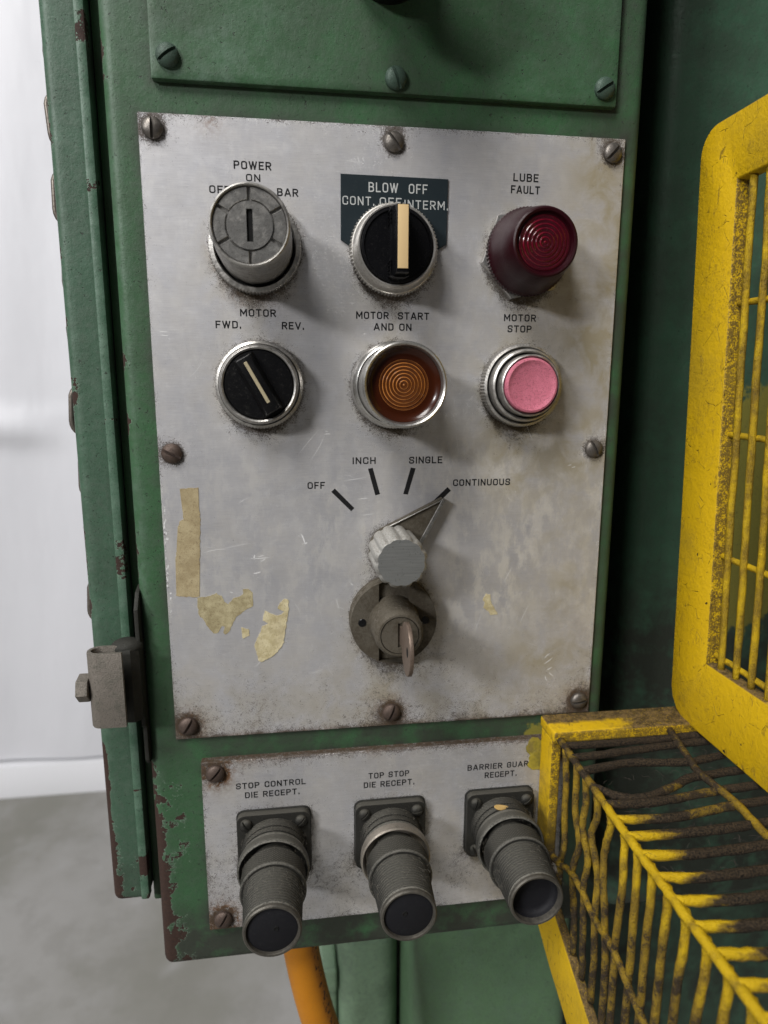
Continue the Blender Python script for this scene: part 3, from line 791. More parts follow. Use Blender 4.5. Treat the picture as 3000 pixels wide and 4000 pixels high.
# words: (text, centre x, baseline z, width, cap height)
WORDS = [('POWER', -59.7, 118.5, 14.9, 3.3), ('ON', -59.6, 113.9, 5.4, 2.95), ('OFF', -73.6, 108.7, 7.9, 3.1), ('BAR', -45.4, 108.6, 8.3, 3.2),
 ('MOTOR', -59.4, 59.2, 14.8, 3.2), ('FWD.', -72.4, 54.1, 10.0, 3.2), ('REV.', -44.6, 54.0, 8.8, 3.2),
 ('LUBE', 59.3, 118.7, 11.0, 3.4), ('FAULT', 59.3, 113.7, 12.8, 3.4), ('MOTOR  START', 0.0, 59.0, 32.5, 3.2), ('AND ON', -0.1, 54.1, 16.6, 3.2),
 ('MOTOR', 59.1, 59.0, 14.7, 3.2), ('STOP', 59.1, 54.1, 10.9, 3.2), ('INCH', -13.2, -5.9, 10.2, 3.2), ('SINGLE', 15.9, -6.0, 15.3, 3.3),
 ('CONTINUOUS', 43.3, -17.0, 27.5, 3.25), ('OFF', -35.5, -17.1, 7.4, 3.2)]
for s, cx, z, w, h in WORDS:
    part('lettering', text(s, cx, z, w, h, 0.03), INK, plate, smooth=False, label='black printed word ' + s.replace('  ', ' ').replace('.', ''))
for pts in ([(-28.6, -18.6), (-26.9, -17.1), (-17.9, -26.5), (-19.4, -28.0)], [(-11.4, -8.1), (-9.2, -7.7), (-5.8, -20.1), (-8.0, -20.7)],
            [(8.8, -7.8), (11.1, -8.2), (7.5, -20.6), (5.3, -20.3)], [(26.6, -17.4), (28.3, -19.1), (22.0, -25.2), (20.2, -23.5)]):
    part('position_mark', prism(pts, -0.05, -0.005), INK, plate, smooth=False)
# scratches, gouges and flakes of bare metal on the plate
sc = []
def scratch(x0, z0, x1, z1, w=0.22, bow=0.0):
    P = [Vector((x0 + (x1 - x0) * t - (z1 - z0) * bow * math.sin(PI * t), z0 + (z1 - z0) * t + (x1 - x0) * bow * math.sin(PI * t))) for t in (0, .25, .5, .75, 1)]
    n = len(P); V = []; F = []
    for i, p in enumerate(P):
        t = ((P[min(i + 1, n - 1)] - P[max(i - 1, 0)]).normalized()); k = w / 2 * (0.15 if i in (0, n - 1) else 1)
        V += [(p.x - t.y * k, -0.02, p.y + t.x * k), (p.x + t.y * k, -0.02, p.y - t.x * k)]
    for i in range(n - 1): F.append((2 * i, 2 * i + 2, 2 * i + 3, 2 * i + 1))
    sc.append((V, F))
for a in ((-21, 124, -13, 123.4, .2), (-15.5, 125.6, -14.6, 123.2, .3), (-17, 125.2, -16.4, 124, .25), (-13.2, 126, -12.6, 123.5, .2), (-18.5, 124.6, -17.8, 124, .2),
          (-66.8, -49.4, -57.5, -49.0, .28), (-64.5, -47.6, -64.9, -49.8, .5), (-62, -51, -59.5, -49.6, .3), (-65.8, -56.5, -61.8, -55.8, .4), (-63, -48.6, -60, -47.9, .25),
          (-76.5, -65, -75, -65.6, .3), (-95, -24, -91, -23, .2), (-101, -64, -97, -63.4, .2), (-43, -38, -41.2, -43, .5), (-41.8, -43, -40, -42.4, .5),
          (-38, -4, -31, 8, .16), (-44, -2, -33, 11, .14), (-88, -46, -76, -44.5, .18), (-80, -44.4, -66, -42, .13), (-23, -13.5, -12, -12.0, .2), (-16, -22.6, -11, -22, .28),
          (-15, -30, -8, -29, .2), (79, -107, 82, -104.2, .3), (79, -110, 83.5, -106.8, .3), (80.5, -113.5, 83.4, -111.8, .3), (80, -116.5, 81.2, -119.5, .3), (82, -114.8, 84.5, -117, .3),
          (88, -9, 90, -8.6, .3), (86, -7.9, 88, -7.4, .25), (56, -66, 60, -58, .16), (65, -88, 70, -77, .14), (42, -90, 46, -79, .12), (28, -55, 40, -58, .12),
          (-90, 33, -84, 40, .13), (-101.5, 52.6, -97.8, 52.4, .3), (-101, 51, -97.6, 50.8, .3), (-31.5, 8, -28.6, 8.2, .3), (-31, 9.4, -29.6, 9.3, .25), (-40, -108, -33, -106, .16),
          (-66, -103, -61, -98, .2), (-27, -70, -25.5, -76, .18), (-20, -63, -18.6, -64.2, .4), (30, 8, 31.5, -3, .12), (34, 2, 35, -8, .12), (64, 38 - 25, 68, 4, .14)):
    scratch(*a, bow=random.uniform(-.06, .06))
for _ in range(46):
    a = random.uniform(0, PI); l = random.uniform(1, 7) * random.choice((.4, 1, 1)); x = random.uniform(-100, 96); z = random.uniform(-125, -2)
    scratch(x, z, x + l * math.cos(a), z + l * math.sin(a), random.uniform(.05, .12), random.uniform(-.1, .1))
for _ in range(26):
    z = random.uniform(-75, -25); x = -104.6 + random.uniform(0, 1.2)
    scratch(x, z, x + random.uniform(-.4, .8), z + random.uniform(.6, 2.2), random.uniform(.3, .7))
part('scratch_marks', join(*sc), SCRATCH, plate, smooth=False, kind='stuff')

# --- tape and glue left on the plate
def tape(label, pts, mat, th=0.18, name='tape_remnant'):
    cx = sum(p[0] for p in pts) / len(pts); cz = sum(p[1] for p in pts) / len(pts)
    rr = random.Random(int(cx * 7)); Q = []
    for i, p in enumerate(pts):           # ragged torn edge
        q = pts[(i + 1) % len(pts)]; L = math.hypot(q[0] - p[0], q[1] - p[1]); n = max(1, int(L / 0.9))
        for k in range(n):
            t = k / n; j = 0 if (L > 8 and abs(q[0] - p[0]) < 1.2) else 0.22
            Q.append((p[0] + (q[0] - p[0]) * t - cx + rr.uniform(-j, j), p[1] + (q[1] - p[1]) * t - cz + rr.uniform(-j, j)))
    o = part(name, prism(Q, -th, -0.002), mat, None, (cx, 0, cz), smooth=False)
    o['label'] = label; o['category'] = 'tape'; o['group'] = 'old tape and glue left on the control plate'
tape('long upright strip of tan tape near the left edge of the control plate',
     [(-96.6, -16), (-95.9, -26.4), (-95.8, -29.7), (-97.4, -31.1), (-98.4, -33.4), (-99.4, -42.7), (-100.3, -49.8), (-100.8, -66.0), (-96.5, -66.6), (-92.4, -66.9), (-90.4, -66.7), (-89.5, -50.2), (-88.3, -29.9), (-88.6, -24.9), (-88.4, -15.5)], TAPE_TAN)
tape('ragged heart-shaped patch of yellowed glue right of the tan strip',
     [(-91.3, -67.2), (-87.8, -67.1), (-84.8, -66.2), (-82.8, -65.5), (-80.4, -66.9), (-79.3, -69.6), (-77.6, -71.0), (-75.3, -68.2), (-72.0, -67.5), (-70.7, -66.5), (-70.6, -64.1), (-68.1, -63.7), (-66.0, -65.9), (-66.2, -72.6), (-68.7, -73.5), (-71.3, -75.3), (-74.4, -77.8), (-76.3, -81.7), (-77.7, -84.6), (-79.7, -86.1), (-80.2, -84.8), (-79.6, -82.1), (-81.0, -81.5), (-82.7, -84.9), (-84.7, -85.3), (-87.5, -81.7), (-89.1, -78.4), (-91.1, -75.7), (-91.5, -70.9)], TAPE_OLD, 0.12)
tape('tiny cream scrap of tape between the glue patch and the cream strip', [(-72.2, -82.9), (-68.4, -83.8), (-68.5, -87.0), (-71.1, -88.6), (-71.8, -87.3)], TAPE_CREAM)
tape('torn cream strip of masking tape with pointed foot, lower left of the key lock',
     [(-60.8, -74.9), (-58.8, -76.1), (-55.8, -77.6), (-53.7, -77.4), (-51.4, -75.9), (-54.7, -74.1), (-53.8, -71.5), (-51.5, -69.5), (-49.5, -70.1), (-49.5, -74.4), (-50.5, -80.3), (-52.3, -91.1), (-55.3, -96.1), (-58.9, -98.4), (-63.1, -100.8), (-64.5, -99.8), (-66.1, -92.5), (-65.3, -89.9), (-63.1, -85.1), (-62.5, -82.9), (-59.4, -81.5), (-61.9, -79.7)], TAPE_CREAM, 0.25)
tape('small cream scrap of tape alone at the right of the key lock', [(47.2, -71.0), (49.4, -71.5), (50.0, -76.3), (51.4, -78.0), (53.5, -82.1), (49.6, -82.4), (48.7, -80.3), (45.9, -78.2), (46.6, -75.8), (45.7, -74.2)], TAPE_CREAM)

GRP = 'controls on the aluminium plate'
# --- 1 power key switch
t = thing('power_key_switch', 'tall round metal key switch under the words POWER ON, keyhole upright', 'key switch', (-59.5, 0.6, 87.7), GRP)
part('gap_shade_disc', lathe([(17.2, 1.5), (17.0, 2.6), (0.01, 2.7)], 48), HOLE, t)  # black disc: the shade down in the gap, put in as colour
part('retaining_ring', lathe([(19.6, 0), (19.6, 1.2), (19.6, 5.2), (18.9, 6.2), (17.2, 6.6), (16.7, 5.4), (16.7, 1)], knurl=(1, 2, 84, 0.45)), CHROME_D, t, sharp=25)
part('sleeve', lathe([(15.6, 1), (15.5, 22), (15.1, 30), (15.0, 36), (15.1, 38.6), (14.8, 39.9), (14.2, 40.3), (13.7, 39.9), (13.6, 38.2), (9.0, 38.2)], 96), CHROME_D, t)
for k in range(6):
    a0 = 30 + 60 * k; n = 10; g_ = 0.55
    P = []
    for r_, sgn in ((13.5, 1), (9.0, -1)):
        da = math.degrees(math.asin(g_ / r_)); rg = [a0 + da + (60 - 2 * da) * i / n for i in range(n + 1)]
        for a in (rg if sgn > 0 else reversed(rg)): P.append((r_ * math.cos(R(a)), r_ * math.sin(R(a))))
    part('face_segment', prism(P, -39.3, -38, bev=0.2, seg=1), ZINC, t, sharp=20)
pf = lambda q: 39.7
part('key_plug', slotted(8.5, pf, 35.5, 2.3, 11.5, base=38, n=8), ZINC, t, sharp=20)
part('keyhole', box(-1.13, 1.13, -38.9, -35.6, -5.73, 5.73), HOLE, t)  # black block filling the slot, stands for the shade inside

# --- 2 blow off selector
t = thing('blow_off_selector', 'black selector knob with a broad cream bar, on the dark BLOW OFF legend plate', 'selector switch', (0, 0, 88), GRP)
part('legend_plate', shift(prism([(-22.9, 118.4), (24.0, 118.1), (23.7, 91.3), (19.7, 88.8), (-18.6, 88.9), (-23.1, 91.8)], -0.9, -0.0, bev=0.2, seg=1), (0, 0, -88)), LEGEND, t, sharp=20)
for s, cx, z, w, h in (('BLOW  OFF', 1.9, 111.6, 25.2, 3.9), ('CONT.', -15.5, 106.1, 13.0, 3.5), ('OFF', -1.4, 106.0, 9.0, 3.6), ('INTERM.', 14.2, 105.4, 18.6, 3.6)):
    part('lettering', text(s, cx, z - 88, w, h, 0.93, 0.13), ENGR, t, smooth=False, label='silver engraved word ' + s.replace('  ', ' ').replace('.', ''))
part('knurled_ring', lathe([(19.0, 0.5), (19.6, 1.0), (19.6, 3.4), (18.7, 4.3), (18.3, 4.6), (17.6, 8.0), (16.9, 10.6), (16.4, 11.3), (15.8, 11.2), (15.6, 9)], knurl=(1, 2, 78, 0.85)), NICKEL, t, sharp=25)
part('dial', lathe([(15.5, 6), (15.5, 11.0), (15.1, 11.9), (14.2, 12.1), (13.9, 11.5), (0.01, 11.4)], 64), BLACK, t)
part('handle', join(prism([(-4.0, -13.4), (-4.0, 13.4), (-2, 14.2), (2, 14.2), (4.0, 13.4), (4.0, -13.4), (2, -14.2), (-2, -14.2)], -19.5, -11, bev=0.6), shift(prism([(-2.6, -13.2), (-2.6, 12.8), (2.6, 12.8), (2.6, -13.2)], -26.5, -19, bev=0.5), (0, 0, 0))), BLACK, t)
part('cream_bar', prism([(-2.15, -11.8), (-2.15, 12.4), (2.15, 12.4), (2.15, -11.8)], -27.0, -24, bev=0.35), CREAM, t)
ribs = [box(-4.35, -3.7, -20.2, -12.5, z, z + 0.75, 0.15, 1) for z in (7.0, 8.5, 10, 11.5)] + [box(-4.35, -3.7, -20.2, -12.5, -z, -z + 0.75, 0.15, 1) for z in (12.5, 11, 9.5, 8)]
for r_ in ribs: part('grip_rib', r_, BLACK, t)

# --- 3 lube fault lamp
t = thing('lube_fault_lamp', 'dark red pilot lamp with ribbed lens at the top right of the plate', 'pilot lamp', (59.5, 0, 88), GRP)
part('hex_nut', prism([(20.6 * math.cos(R(60 * k + 12)), 20.6 * math.sin(R(60 * k + 12))) for k in range(6)], -4.6, 0, bev=0.7), CHROME, t, sharp=20)
part('lens_barrel', lathe([(17, 4), (18.9, 4.4), (18.9, 7.6), (18.3, 8.2), (17.4, 10), (16.1, 18), (14.8, 24.5), (13.9, 26.8), (13.2, 27.2), (12.3, 26.9), (11.7, 25.4)], knurl=(1, 2, 72, 0.55)), REDP, t, sharp=25)
rp = [(11.8, 25.2)]
for i in range(1, 56):
    r_ = 11.8 * (1 - i / 56); rp.append((r_, 25.3 + 1.1 * (1 - (r_ / 11.8) ** 2) + 0.16 * math.cos(2 * PI * r_ / 1.75)))
rp.append((0.01, 26.6))
part('lens', lathe(rp, 72), REDL, t, sharp=180)

# --- 4 motor direction selector
t = thing('motor_direction_selector', 'small black selector knob with a thin tilted cream line, between FWD and REV', 'selector switch', (-59.5, 0, 30), GRP)
part('retaining_ring', lathe([(18.7, 0), (19.2, 0.8), (19.2, 4.2), (18.6, 5.2), (17.6, 5.7), (17.1, 5.0), (17.1, 3)], knurl=(1, 2, 84, 0.35)), CHROME_D, t, sharp=25)
part('bezel_rim', lathe([(16.8, 3), (16.9, 9.5), (16.4, 10.8), (15.7, 11.3), (15.0, 10.9), (14.7, 9.6), (14.7, 7)], 96), CHROME_D, t)
part('dial', lathe([(14.6, 6), (14.6, 10.2), (14.0, 11.0), (0.01, 11.2)], 64), BLACKD, t)
def taper(w0, w1, l0, l1, d0, d1):
    V = [(sx * w, -d, sz * l) for (w, l, d) in ((w0, l0, d0), (w1, l1, d1)) for sx, sz in ((-1, -1), (1, -1), (1, 1), (-1, 1))]
    bm = bmesh.new(); vs = [bm.verts.new(v) for v in V]
    for f in ((0, 1, 2, 3), (4, 5, 6, 7), (0, 1, 5, 4), (1, 2, 6, 5), (2, 3, 7, 6), (3, 0, 4, 7)): bm.faces.new([vs[i] for i in f])
    bmesh.ops.recalc_face_normals(bm, faces=bm.faces)
    bmesh.ops.bevel(bm, geom=list(bm.edges), offset=0.6, segments=2, profile=0.6, affect='EDGES'); bm.verts.index_update()
    r_ = [tuple(v.co) for v in bm.verts], [tuple(v.index for v in f.verts) for f in bm.faces]; bm.free(); return r_
part('handle', taper(5.0, 3.0, 13.6, 12.4, 10.6, 16.0), BLACKD, t, rot=(0, R(-29), 0))
part('pointer_line', box(-0.75, 0.75, -16.25, -15.5, -8.6, 10.6, 0.2, 1), CREAM_LINE, t, rot=(0, R(-29), 0))

# --- 5 motor start illuminated button
t = thing('motor_start_button', 'deep chrome ringed amber button under the words MOTOR START AND ON', 'push button', (0, 0, 30), GRP)
part('retaining_ring', lathe([(18.9, 0), (19.7, 0.6), (19.7, 2.2), (19.2, 3.0), (19.2, 3.2), (19.0, 8), (18.0, 9.5), (17.2, 10.0), (16.8, 9)], knurl=(1, 2, 84, 0.45)), CHROME, t, sharp=25)
part('guard_ring', lathe([(16.6, 7), (16.8, 20), (17.3, 30), (17.5, 33.4), (17.2, 34.6), (16.6, 35.1), (15.9, 34.7), (15.3, 33.4), (15.1, 31.5), (15.1, 22)], 96), CHROME, t)
part('lens_wall', lathe([(15.1, 32.6), (14.2, 31.8), (13.0, 31.1), (11.9, 30.9), (11.2, 31.0)], 72), AMBER_D, t)
rp = [(11.3, 30.7)]
for i in range(1, 48):
    r_ = 11.3 * (1 - i / 48); rp.append((r_, 30.9 + 0.5 * (1 - (r_ / 11.3) ** 2) + 0.10 * math.cos(2 * PI * r_ / 1.42)))
rp.append((0.01, 31.5))
part('lens', lathe(rp, 72), AMBER, t, sharp=180)

# --- 6 motor stop button
t = thing('motor_stop_button', 'faded pink push button in a knurled metal ring under the words MOTOR STOP', 'push button', (59.5, 0, 30), GRP)
part('retaining_ring', lathe([(18.2, 0), (18.9, 0.8), (18.9, 6.0), (18.4, 7.2), (17.4, 7.7), (16.9, 7.0), (16.9, 3)], knurl=(1, 2, 80, 0.55)), CHROME_D, t, sharp=25)
part('bezel_rim', lathe([(16.2, 3), (16.3, 10.6), (16.0, 12.0), (15.2, 12.6), (14.6, 12.0), (14.4, 9.5), (13.6, 8), (13.6, 7)], 96), CHROME_D, t)
part('collar', lathe([(13.7, 6), (13.7, 16.0), (13.4, 17.0), (12.9, 17.3), (12.5, 16.8), (12.4, 14)], 96), CHROME_D, t)
part('button_cap', lathe([(12.1, 8), (12.1, 17.2), (11.7, 18.3), (10.9, 18.6), (9.8, 18.1), (8.6, 17.6), (0.01, 17.4)], 72), PINK, t)

# --- 7 mode knob with pointer
t = thing('mode_selector_knob', 'fluted metal knob with long pointer aimed at the word CONTINUOUS', 'selector knob', (0, 0, -46), GRP)
tip = Vector((23.8, 23.6)); c0 = Vector((0, 0)); rr_ = 11.4; dv = tip - c0; an = math.atan2(dv.y, dv.x); be = math.acos(rr_ / dv.length)
P = []
n = 22
for i in range(n + 1):
    a = an + be + (2 * PI - 2 * be) * i / n; P.append((rr_ * math.cos(a), rr_ * math.sin(a)))
pn = Vector((-dv.y, dv.x)).normalized()
P += [tuple(tip - pn * 0.9), tuple(tip + pn * 0.9)]
part('pointer', prism(P, -4.6, -0.8, bev=0.5), LOCKM, t, sharp=25)
# raised edges of the pointer
tang1 = Vector((rr_ * math.cos(an + be), rr_ * math.sin(an + be))); tang2 = Vector((rr_ * math.cos(an - be), rr_ * math.sin(an - be)))
for T_, w_r, m_ in ((tang1, 0.35, ZINC), (tang2, 1.2, ZINC)):
    e = (tip - T_).normalized(); nn = Vector((-e.y, e.x)) * w_r; inward = (c0 - T_).normalized() * w_r
    Q = [tuple(T_ + inward + nn * .9), tuple(T_ + inward - nn * .9), tuple(tip - nn * .6), tuple(tip + nn * .6)]
    part('pointer_edge', prism(Q, -5.6, -4.4, bev=0.15, seg=1), m_, t, sharp=25)
KN = m_metal("machined_knob_metal", (0.34, 0.335, 0.315), (0.47, 0.46, 0.43), 0.7, 0.42, 0.15, (0.12, 0.10, 0.075), 0.06, 300, 0.35)
def m_face():
    t_ = NT("turned_knob_face")
    ln = t_.noise(1500, 3, 0.6, vec=t_.vec(t_.pos, (0.05, 1, 1), (0, 0.14, 0)))
    n_ = t_.noise(900, 3, 0.7)
    b_ = t_.mix(ln, (0.20, 0.205, 0.20), (0.40, 0.405, 0.395)); b_ = t_.mix(t_.mul(t_.rng(n_, .6, .75), .6), b_, (0.07, 0.06, 0.05))
    return t_.out(b_, 0.42, 0.75, t_.bump(ln, 0.10, 0.7))
FACE = m_face()
lob = 12; S_ = lob * 10; V = []; F = []
prof = [(0.0, 5.0), (0.0, 6.0), (0.0, 26.8), (-0.9, 28.6)]
for i in range(S_):
    a = 2 * PI * i / S_
    fl = 0.95 * (1 - abs(math.cos(lob * a / 2)) ** 5)
    for (o_, d_) in prof:
        r_ = 11.0 + fl * (1.0 if d_ < 27 else 0.45) + o_
        V.append((r_ * math.cos(a), -d_, r_ * math.sin(a)))
for i in range(S_):
    k = (i + 1) % S_
    for j in range(3): F.append((i * 4 + j, k * 4 + j, k * 4 + j + 1, i * 4 + j + 1))
part('knob_body', (V, F), KN, t, sharp=40)
Vf = [(v[0], -28.6, v[2]) for v in V[3::4]]
part('knob_face', ([(p[0], -28.6, p[2]) for p in Vf] + [(0, -28.7, 0)], [(i, (i + 1) % S_, S_) for i in range(S_)]), FACE, t, smooth=False)

# --- 8 lock below the knob
t = thing('mode_lock', 'round dusty lock escutcheon with a raised barrel below the fluted knob', 'lock', (0, 0, -80.6), GRP)
part('back_disc', lathe([(20.9, 0), (20.9, 3.2), (20.3, 3.6), (19.8, 3.7)], 80), LOCKM, t)
ff = lambda q: 8.2
part('face_disc', slotted(20.6, ff, 5.2, 14.6, base=3.9, n=14), LOCKM, t, sharp=22)
for sx in (-1, 1): part('pin', lathe([(2.1, 7.6), (2.1, 8.1), (1.7, 8.5), (0.01, 8.55)], 24), BLACKD, t, (sx * 15.2, 0, 0.3))
part('barrel', lathe([(12.6, 5), (12.2, 9), (11.6, 14), (11.3, 22), (10.8, 24.6), (9.8, 25.8), (8.9, 25.9), (8.8, 24.5)], 80), LOCKM, t)
pf = lambda q: 25.5
part('lock_core', slotted(8.5, pf, 22.5, 1.7, 11.5, base=23, n=8), LOCKM, t, sharp=20)
# --- the key in it
key = thing('key', 'flat brown key standing in the lock below the fluted knob', 'key', (0.9, -26, -80.6))
P = [(13 * 0 - 13 + 0, 0)]
bow = [(-14.5 + 11.2 * math.cos(a), -0.3 + 11.6 * math.sin(a)) for a in [2 * PI * i / 28 for i in range(28)]]
part('bow', prism(bow, -0.9, 0.9, axis='x', bev=0.35), KEYM, key)
part('blade', box(-0.8, 0.8, -5, 2, -4.2, 4.2, 0.2, 1), KEYM, key)
part('bow_hole', prism([(-19 + 2.1 * math.cos(a), 2.2 * math.sin(a)) for a in [2 * PI * i / 14 for i in range(14)]], -0.93, 0.93, axis='x'), HOLE, key)

# --- lower plate with the receptacles
YL = -2.8
lp = thing('receptacle_plate', 'lower aluminium plate with three cable receptacles, gritty with rust in the corners', 'receptacle plate', (0, YE, -197))
V, F = rounded_box(-93.6, 92, -243.9, -149.9, YL, YE, 0.35, 1.5, seg=1)
A = np.array(V); x, z = A[:, 0], A[:, 2]; m = np.zeros((len(V), 4))
d = 0.28 + 0.45 * vn(x, z, 12) * (0.4 + 0.6 * sm(-z, 165, 200)); g = 0.25 + 0.3 * vn(x, z, 20)
SL = [(-86.9, -155.8, 48), (-86.6, -237.6, 58), (86.0, -156.5, 30), (86.0, -237.5, -40)]
rs = np.zeros(len(V))
for cx, cz, _ in SL:
    q = np.hypot(x - cx, z - cz) - 5
    d += 0.6 * np.exp(-np.maximum(q, 0) / 1.5) + 0.3 * np.exp(-np.maximum(q, 0) / 5); rs += 1.8 * np.exp(-np.maximum(q, 0) / 3.2)
CON = [(-59.5, -195.5), (-1.0, -195.2), (56.7, -194.4)]
for cx, cz in CON:
    q = np.maximum(np.abs(x - cx), np.abs(z - cz)) - 18
    d += 0.6 * np.exp(-np.maximum(q, 0) / 1.8) + 0.25 * sm(cz - z, 0, 20) * np.exp(-np.maximum(q, 0) / 12)
ed = np.minimum(np.minimum(x + 93.6, 92 - x), np.minimum(z + 243.9, -149.9 - z))
d += 0.55 * np.exp(-ed / 1.8) + 0.5 * np.exp(-(-149.9 - z) / 5) * (0.4 + vn(x, z, 6))
rs += 0.7 * np.exp(-(-149.9 - z) / 2) * (0.3 + vn(x, z, 9)) + 1.3 * np.exp(-np.hypot(x + 92, z + 243) / 7)
m[:, 0] = d; m[:, 1] = g; m[:, 2] = rs; m[:, 3] = 0.2
part('plate_sheet', shift((V, F), (0, -YE, 197)), ALU, lp, mask=m)
for x, z, a in SL: screw(lp, SR, x, z, a, YL - YE, 0, -197)
for s, cx, z, w, h in (('STOP CONTROL', -60.4, -165.5, 33.4, 3.25), ('DIE RECEPT.', -60.0, -170.7, 25.9, 3.25), ('TOP STOP', -1.4, -165.4, 20.3, 3.25), ('DIE RECEPT.', -1.4, -170.4, 25.2, 3.25),
                       ('BARRIER GUARD', 57.3, -165.2, 35.0, 3.25), ('RECEPT.', 57.3, -170.2, 16.4, 3.3)):
    part('lettering', shift(text(s, cx, z, w, h, 0.03), (0, YL - YE, 197)), INK, lp, smooth=False, label='black printed words ' + s.replace('.', ''))
# flakes of yellow paint brushed over the plate's edge beside the guard
def blob(cx, cz, rx, rz, y, seed, th=0.5):
    rr = random.Random(seed); n = 34; off = [rr.uniform(.72, 1.15) for _ in range(n)]
    off = [(off[i - 1] + off[i] * 2 + off[(i + 1) % n]) / 4 for i in range(n)]
    return prism([(cx + rx * off[i] * math.cos(2 * PI * i / n), cz + rz * off[i] * math.sin(2 * PI * i / n)) for i in range(n)], y - th, y, bev=0.15, seg=1)
OLDY = m_tape("old_yellow_paint", (0.17, 0.145, 0.025), (0.33, 0.27, 0.035))
part('paint_smear', join(shift(blob(75.5, -154.5, 5.0, 6.0, YL, 3, .22), (0, -YE, 197)), shift(blob(76.5, -162.5, 5.2, 6.0, YL, 5, .30), (0, -YE, 197))), OLDY, lp, sharp=30, label='olive yellow paint smear beside the guard post')

# --- the three connectors
SMALL = mesh('flange_screw', *slotted(2.9, lambda q: 0.5 + 1.9 * math.sqrt(max(0, 1 - (q * .98) ** 2)), 1.2, 0.8, n=6), CONN_FLAT, 30)
def rrect(hx, hz, r, n=6):
    P = []
    for cx, cz, a0 in ((hx - r, hz - r, 0), (-hx + r, hz - r, 90), (-hx + r, -hz + r, 180), (hx - r, -hz + r, 270)):
        for i in range(n + 1):
            a = R(a0 + 90 * i / n); P.append((cx + r * math.cos(a), cz + r * math.sin(a)))
    return P
me_fl = mesh('flange', *prism(rrect(18, 18, 4), -4.4, 0, bev=0.5), CONN_FLAT, 25)
me_gk = mesh('gasket', *prism(rrect(18.4, 18.6, 4), -0.9, 0.0, bev=0.2, seg=1), BASE_G, 25)
me_c1 = mesh('coupling_nut', *join(lathe([(15.5, 4), (15.8, 5.2)], 64), diamond(15.9, 5.2, 9.6, 66, 8, 0.55), lathe([(15.6, 9.4), (14.5, 9.7), (14.5, 10.4), (15.7, 10.7)], 64),
              diamond(16.0, 10.6, 13.6, 66, 6, 0.55), lathe([(15.8, 13.5), (14.7, 13.8), (14.7, 14.5), (15.9, 14.8), (16.2, 17.4)], 64)), CONN, 25)
me_c2 = mesh('coupling_rim', *lathe([(16.1, 17.0), (16.8, 17.6), (17.1, 20.2), (16.9, 21.8), (16.2, 22.3), (15.4, 21.6), (14.2, 17.5)], 96), CONN, 25)
CONN_BR = m_metal("bright_worn_rim", (0.20, 0.18, 0.15), (0.38, 0.34, 0.29), 0.75, 0.38, 0.45, (0.06, 0.05, 0.04), 0.1, 600)
me_c2b = mesh('coupling_rim', *lathe([(16.1, 17.0), (16.8, 17.6), (17.1, 20.2), (16.9, 21.8), (16.2, 22.3), (15.4, 21.6), (14.2, 17.5)], 96), CONN_BR, 25)
me_c3 = mesh('knurled_band', *join(lathe([(11.5, 17), (11.8, 24.5), (14.7, 25.2)], 64), diamond(14.9, 25.2, 34.4, 60, 14, 0.5), lathe([(14.8, 34.4), (15.0, 34.7), (15.0, 35.5), (14.4, 36.0), (13.2, 36.1)], 64)), CONN, 25)
tp = [(13.0, 35.0)]
k = 36.2
while k < 54.5:
    r_ = 13.45 - (k - 36) * 0.055; tp += [(r_, k), (r_, k + 0.6), (r_ - 0.38, k + 0.85), (r_ - 0.38, k + 1.2)]; k += 1.5
tp += [(12.3, 55.2), (12.3, 56.4), (11.0, 56.5), (10.9, 48)]
me_c4 = mesh('threaded_sleeve', *lathe(tp, 80), CONN, 25)
me_c5 = mesh('end_rim', *lathe([(12.2, 56.0), (12.4, 56.6), (12.3, 57.6), (11.7, 58.1), (11.0, 58.0), (10.7, 57.3), (10.6, 50)], 80), CONN_RIM, 25)
me_rub = mesh('rubber_insert', *lathe([(10.8, 54), (10.7, 56.6), (10.0, 56.9), (0.01, 56.7)], 48), RUBBER, 30)
me_rub3 = mesh('rubber_insert', *lathe([(10.9, 56.5), (10.5, 54), (9.8, 52.6), (8.0, 52.2), (0.01, 52.0)], 48), RUBBER, 60)
me_hole = mesh('pin_hole', *lathe([(1.25, 56.75), (0.95, 57.05), (0.8, 56.95), (0.01, 56.9)], 16), HOLE, 40)
LC = ['dusty black cable connector at the left, under STOP CONTROL DIE RECEPT', 'dusty black cable connector in the middle, under TOP STOP DIE RECEPT, worn bright rim', 'dusty black cable connector at the right, hollow end, touching the yellow guard']
for i, (cx, cz) in enumerate(CON):
    t = thing('cable_connector', LC[i], 'connector', (cx, YL, cz), 'connectors on the lower plate')
    place('gasket', me_gk, t); fo = place('flange', me_fl, t)
    for sx in (-1, 1):
        for sz in (-1, 1):
            place('flange_screw', SMALL, t, (sx * 13.4, -4.4, sz * 13.4), (0, R(random.uniform(0, 180)), 0))
    place('coupling_nut', me_c1, t, rot=(0, R(i * 13), 0)); place('coupling_rim', me_c2b if i == 1 else me_c2, t)
    sag = (R(-1.0), 0, R(0.6 - 0.5 * i))
    place('knurled_band', me_c3, t, rot=sag); place('threaded_sleeve', me_c4, t, rot=sag); place('end_rim', me_c5, t, rot=sag)
    place('rubber_insert', me_rub3 if i == 2 else me_rub, t, rot=sag)
    if i == 1:
        for hx, hz in ((-4.6, -6.6), (1.8, -7.0), (-1.5, 1.5)): place('pin_hole', me_hole, t, (hx, 0, hz))
    if i == 0:
        for hx, hz in ((2.2, 1.2),): place('pin_hole', me_hole, t, (hx, 0, hz))
